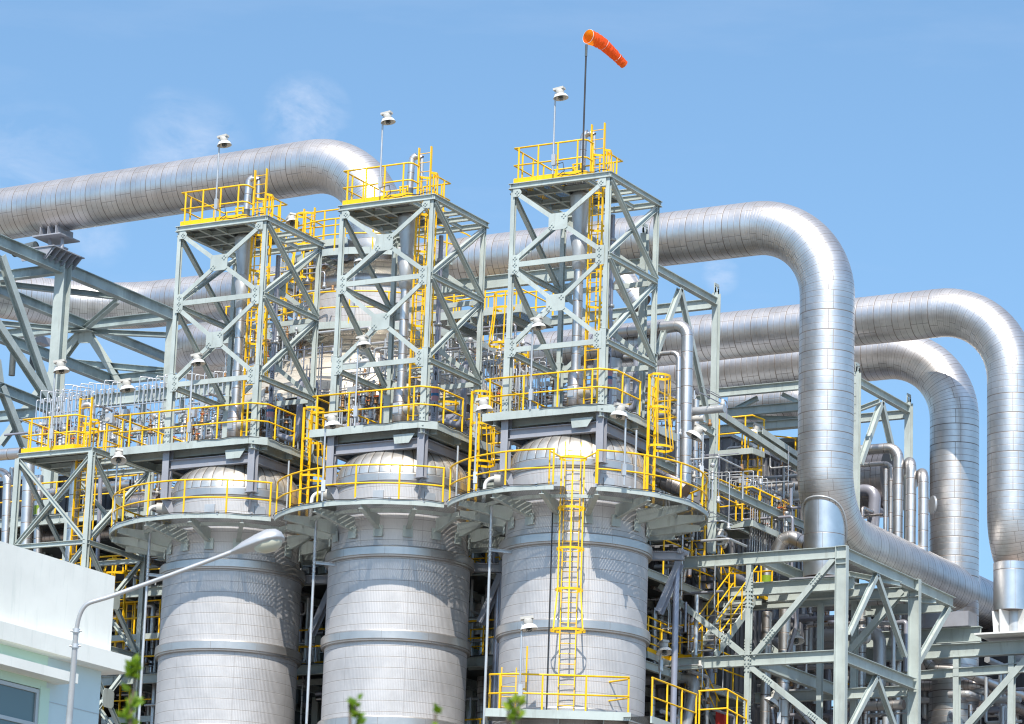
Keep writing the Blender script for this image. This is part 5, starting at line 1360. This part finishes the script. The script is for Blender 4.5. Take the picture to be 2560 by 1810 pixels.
for (xa_,xb_),(ya_,yb_),Ya,Yb,n,wh in gaps:
    nv=n//2
    for i in range(n):
        Y=R.uniform(Ya,Yb)
        if i<nv:
            x=xa_+(xb_-xa_)*(i+.2+.6*R.random())/nv;y0=R.uniform(ya_,ya_+(yb_-ya_)*.5);y1=min(yb_+40,y0+R.uniform(.35,1)*(yb_-ya_))
            a=at(x,y0,Y=Y);b=V((a.x,Y,up_at(x,y1,a)));h=R.choice((-1,1))*R.uniform(.6,2.5)
            pts=[b,a,a+V((h,0,0))] if R.random()<.5 else [b,a,a+V((0,R.uniform(1,3),0))]
            lb_='%s upright pipe from the left %s'%(ords[i],wh)
        else:
            y0=ya_+(yb_-ya_)*(i-nv+.2+.6*R.random())/max(1,n-nv);a=at(xa_-20,y0,Y=Y);b=at(xb_+20,y0,Y=Y)
            pts=[a,V((b.x,Y,a.z))];lb_='%s level pipe from the top %s'%(ords[i-nv],wh)
            if R.random()<.35: pts=[V((a.x-1,Y,a.z)),a.lerp(pts[1],R.uniform(.3,.7)),V((a.lerp(pts[1],.5).x,Y,a.z-2.5))]
            pts=[V(p) for p in pts]
        r=R.choice((.05,.07,.09,.13,.17,.22));m=R.choice(('small_cladding','small_cladding','old_cladding','service_pipe','galvanised'))
        P,um=bend(pts,max(r*1.6,.12),5)
        tag(MB().path(P,r,n=12,um=um).build('process_pipe',m),lb_,'pipe','assorted pipes of the process area')
# extra railings, ladders
def railrun(label,pts,Y=None,z=None,w=.9,toe=False,**k):
    """a narrow walkway with its railing; pts are pixel points of its front edge"""
    P=[at(x,y,Z=z) if z else at(x,y,Y=Y) for x,y in pts]
    if not z: 
        z=P[0].z;P=[V((p.x,p.y,z)) for p in P]
    t=thing('walkway',label,'platform',P[0],'narrow walkways with yellow rails')
    n_=V((-1,2,0)).normalized()
    for a,b in zip(P,P[1:]):
        d=(b-a).normalized();nn=V((-d.y,d.x,0));nn=nn if nn.dot(V((-.4,.9,0)))>0 else -nn
        MB().add([a,b,b+nn*w,a+nn*w],[(0,1,2,3)]).build('grating','fine_grating',t);MB().bar(a-Z*.1,b-Z*.1,.06,.2).build('edge_beam','steel_paint',t)
    railing(t,P,toe=toe,**k);return t
railrun('walkway with yellow rails at the left of the left vessel, upper one',[(270,1590),(395,1640)],Y=94.5,z=None)
railrun('walkway with yellow rails at the bottom left below the dark drum',[(255,1795),(385,1812)],Y=95)
railrun('walkway with yellow rails in the gap between left and middle vessels',[(742,1700),(815,1695)],Y=96)
railrun('walkway with yellow rails in the gap between middle and right vessels',[(1172,1660),(1240,1652)],Y=96)
railrun('walkway with yellow rail high in the gap between middle and right vessels',[(1170,1440),(1250,1432)],Y=97)
railrun('walkway with yellow rails at the right vessel, level with the floodlight',[(1618,1628),(1672,1652),(1756,1644)],z=19.75,toe=True)
railrun('walkway with yellow rails below the comb of tubes',[(1792,1310),(1880,1300),(1990,1350)],z=at(1792,1310,Y=101.5).z)
p=at(1795,1127,Y=103.);railrun('brownish yellow railed landing left of the big vertical pipe',[(1795,1127),(1880,1119),(1910,1130)],z=p.z,w=1.6)
b=at(1885,1250,Y=104.0);t=thing('caged_ladder','yellow caged ladder under the landing left of the big vertical pipe','ladder',b);ladder(t,b,p.z+.9,(1,0,0),(0,-1,0),p.z-1.8,p.z+.8,w=.5)
b=at(1868,1250,Y=104.0);
railrun('walkway with yellow rails at the bottom, right of the right vessel',[(1628,1790),(1740,1830)],z=16.35)
railrun('walkway with yellow rails at the bottom behind the lower frame column',[(1745,1822),(1815,1818),(1865,1845)],z=16.3)
railrun('small yellow railed platform seen low between frame columns at right',[(2115,1790),(2150,1800)],z=at(2115,1790,Y=108).z)
railrun('curved landing with yellow rails left of the huge pipe elbow',[(1915,1165),(1990,1172)],z=at(1915,1165,Y=109).z)
for (x,y0,y1,Y,lb_) in ((310,1810,1500,95.2,'yellow caged ladder between the building and the left vessel, right one'),(293,1560,1390,93.2,'yellow caged ladder under the left end of the left round platform'),(352,1530,1360,97,'yellow ladder partly behind the left slender pole'),(1745,1390,1290,98.8,'yellow ladder just right of the right round platform, above the dark stairs'),(1300,1040,880,95.2,'yellow ladder behind the left column foot of the windsock tower'),(1275,1030,850,96.5,'yellow ladder between the middle tower and the windsock tower, in the back'),(1120,1120,1000,94.5,'yellow ladder behind the caged ladder right of the middle tower')):
    b=at(x,y0,Y=Y);zt_=up_at(x,y1,b);t=thing('caged_ladder',lb_,'ladder',b,'back row ladders');ladder(t,b,zt_,(1,0,0),(0,-1,0),b.z+1.6,zt_-.2,w=.45)
# ---- stairs
def stairs(label,A,B,w,light):
    """A bottom, B top centre points; treads run along X"""
    A=V(A);B=V(B);t=thing('steel_stairs',label,'stairs',A)
    m='steel_paint' if light else 'dark_steel'  # dark flights have their shade put into the steel colour
    s=MB().bar(A-V((w/2,0,0)),B-V((w/2,0,0)),.05,.26).build('stringer',m,t);inst(s,t,(w,0,0))
    n=max(3,int((B.z-A.z)/.2));f=None
    for i in range(1,n):
        p=A.lerp(B,i/n)
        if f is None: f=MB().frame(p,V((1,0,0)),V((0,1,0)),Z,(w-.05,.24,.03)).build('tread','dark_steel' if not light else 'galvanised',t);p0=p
        else: inst(f,t,p-p0)
    for sx in (-w/2-.03,w/2+.03):
        o=V((sx,0,0));mb=MB();mb.path([A+o+Z*1.05,B+o+Z*1.05],.024,n=8);mb.path([A+o+Z*.55,B+o+Z*.55],.022,n=8);h=mb.build('handrail','yellow_paint',t)
        for k in range(4):
            p=A.lerp(B,(k+.3)/3.7)+o;MB().tube(p,p+Z*1.05,.024,n=6).build('post','yellow_paint',h)
A=at(1760,1640,Z=19.75);Bq=at(1862,1498,X=A.x)
stairs('pale stairs with yellow handrails rising behind the lower right frame column',A,Bq,.78,True)
Ad=at(1798,1513,Z=Bq.z);x2=min(Ad.x,A.x-.85);Ad=V((x2,at(1798,1513,X=x2).y,Bq.z));Bd=at(1724,1335,X=x2)
stairs('stairs coloured dark for shade, with handrails, above the pale flight',Ad,Bd,.8,False)
t=thing('stair_landing','stair landing with yellow rails beside the frame column at right','platform',Bq)
MB().box((x2-.5,Bq.y,Bq.z-.05),(Bq.x+.6,Bq.y+1.1,Bq.z)).build('grating','fine_grating',t);MB().bar((x2-.5,Bq.y,Bq.z-.12),(Bq.x+.6,Bq.y,Bq.z-.12),.05,.2).build('edge_beam','steel_paint',t)
railing(t,[(Bq.x+.55,Bq.y,Bq.z),(Bq.x+.55,Bq.y+1.1,Bq.z),(x2-.5,Bq.y+1.1,Bq.z)],sp=.9)
T3_=at(1695,1680,Z=19.5);B3_=at(1766,1835,X=T3_.x)
stairs('lower stairs coloured dark for shade at the bottom right of the right vessel',B3_,T3_,.8,False)
p=at(1803,1800,Y=100);t=thing('red_cabinet','red box with yellow marks at the bottom of the lower right frame','cabinet',p-Z*.4);MB().frame(p-Z*.1,V((1,0,0)),V((0,1,0)),Z,(.3,.2,.7)).build('cabinet_body','red_paint',t)
# drum left of left vessel, bottom
p=at(270,1770,Y=98);t=thing('horizontal_drum','shaded round drum end between the white building and left vessel','drum',p);MB().path([p-V((4,0,0)),p,p+V((.25,0,0))],[1.0,1.0,.75],n=36).build('drum_shell','old_cladding',t)

# ---- bundles of small bore piping round the tall vessel and between the towers
def bundle(label,xr_,yr_,Yr,n,seed,rs=(.018,.024,.03,.045),diag=.15):
    q=random.Random(seed);c=at((xr_[0]+xr_[1])/2,yr_[1],Y=Yr[0]);t=thing('small_bore_piping',label,'piping',c,'bundles of small bore piping')
    for i in range(n):
        Y=q.uniform(*Yr);x=q.uniform(*xr_);y=q.uniform(*yr_);p=at(x,y,Y=Y);P=[p];d=q.choice((0,0,1,2))
        for k in range(q.randint(1,3)):
            l=q.uniform(.4,2.2)
            v=V((0,0,-l)) if d==0 else (V((q.choice((-1,1))*l,0,0)) if d==1 else V((0,l*.8,0)))
            P.append(P[-1]+v);d=q.choice([m for m in (0,0,1,2) if m!=d])
        P,_=bend(P,.09,3);r=q.choice(rs)
        MB().path(P,r,n=6).build('pipe_run',q.choice(('tubing','galvanised','galvanised','service_pipe','old_cladding')),t)
        if q.random()<.35:
            e=P[len(P)//2];MB().lathe(e,[(0,-.08),(.07,-.08),(.07,.0),(.04,.02),(.05,.12),(0,.13)],8).build('fitting',q.choice(('brass_valve','galvanised','lamp_grey')),t)
    return t
bundle('tangle of small pipes left of the tall vessel, upper part',(640,770),(640,760),(96.2,97.),26,1)
bundle('tangle of small pipes left of the tall vessel, middle part',(610,790),(760,900),(95.8,97.),44,2)
bundle('small pipes in front of the cream cone of the tall vessel',(740,1090),(830,940),(94.2,95.0),34,3)
bundle('small pipes right of the tall vessel beside the walkway',(1100,1300),(800,930),(94.5,97.2),44,4)
bundle('small pipes on the rack behind the leftmost tower foot',(400,660),(980,1080),(95.,97.5),50,5)
bundle('small pipes on the rack left of the leftmost tower',(90,400),(1010,1090),(94.5,97.5),54,6)
bundle('small pipes on the rack behind the middle tower foot',(850,1080),(930,1050),(94.8,97.5),46,7)
bundle('small pipes behind the windsock tower foot',(1240,1560),(880,1010),(94.,97.),50,8)
bundle('small pipes under the upper floor above the left vessel dome',(330,700),(1120,1200),(93.6,96),34,9,(.03,.045,.06,.09))
bundle('small pipes above the middle vessel dome',(800,1160),(1080,1170),(93.6,96),30,10,(.03,.045,.06,.09))
bundle('small pipes above the right vessel dome',(1180,1640),(1040,1130),(93.6,96),30,11,(.03,.045,.06,.09))
bundle('small pipes in the gap left of the left vessel',(260,400),(1260,1780),(94.5,99),36,12,(.03,.045,.06,.09))
bundle('small pipes in the gap between left and middle vessels',(740,815),(1260,1780),(95.,99),26,13,(.03,.045,.06,.09))
bundle('small pipes in the gap between middle and right vessels',(1172,1255),(1260,1780),(95.,99),26,14,(.03,.045,.06,.09))
bundle('small pipes in the gap right of the right vessel',(1625,1790),(1230,1780),(97.,101),40,15,(.02,.03,.045,.07))
bundle('small pipes left of the big vertical pipe',(1800,1990),(1110,1350),(103.,108),54,16,(.018,.025,.035,.05))
bundle('small pipes deep inside the lower right frame',(1890,2240),(1450,1800),(105.,110),60,17,(.04,.06,.09,.12))
bundle('small pipes at the lower right corner',(2280,2560),(1640,1800),(109.5,112),36,18,(.04,.06,.09,.12))
bundle('small pipes right of the silver riser beside the round platform',(1640,1780),(960,1200),(94.2,97),34,19,(.015,.02,.03))
for (xa_,xb_),(ya_,yb_),Ya,Yb,n,wh in [((455,655),(1040,1105),94.5,97,16,'in the rear row behind the leftmost tower foot'),((855,1060),(985,1045),94.5,97,16,'in the rear row behind the middle tower foot'),((95,330),(1040,1100),94.5,97,18,'in the rear row behind the lower left tower'),((620,760),(820,900),95.5,96.5,12,'left of the tall vessel cone'),((1110,1290),(860,940),94.8,96.5,12,'below the walkway right of the tall vessel'),((1650,1790),(1080,1200),94.5,97,8,'right of the silver riser')]:
    for i in range(n):
        Y=R.uniform(Ya,Yb);x=xa_+(xb_-xa_)*(i+R.random()*.8)/n;put_valve(R.choice((0,1,2,3)),at(x,R.uniform(ya_,yb_),Y=Y),R.uniform(.55,.95),wh)
railrun('short walkway with yellow rails left of the tall vessel, high up',[(640,770),(700,763),(735,782)],z=at(640,770,Y=96.6).z)
railrun('lower walkway with yellow rails left of the tall vessel',[(560,845),(640,835)],Y=97.)
b=at(700,790,Y=96.4);t=thing('caged_ladder','yellow ladder left of the tall vessel behind the leftmost tower','ladder',b);ladder(t,b,up_at(700,660,b),(1,0,0),(0,-1,0),w=.42)
b=at(1262,980,Y=95.4);t=thing('caged_ladder','yellow ladder pair left of the windsock tower foot','ladder',b);ladder(t,b,up_at(1262,850,b),(1,0,0),(0,-1,0),b.z+1.5,b.z+3.2,w=.42)
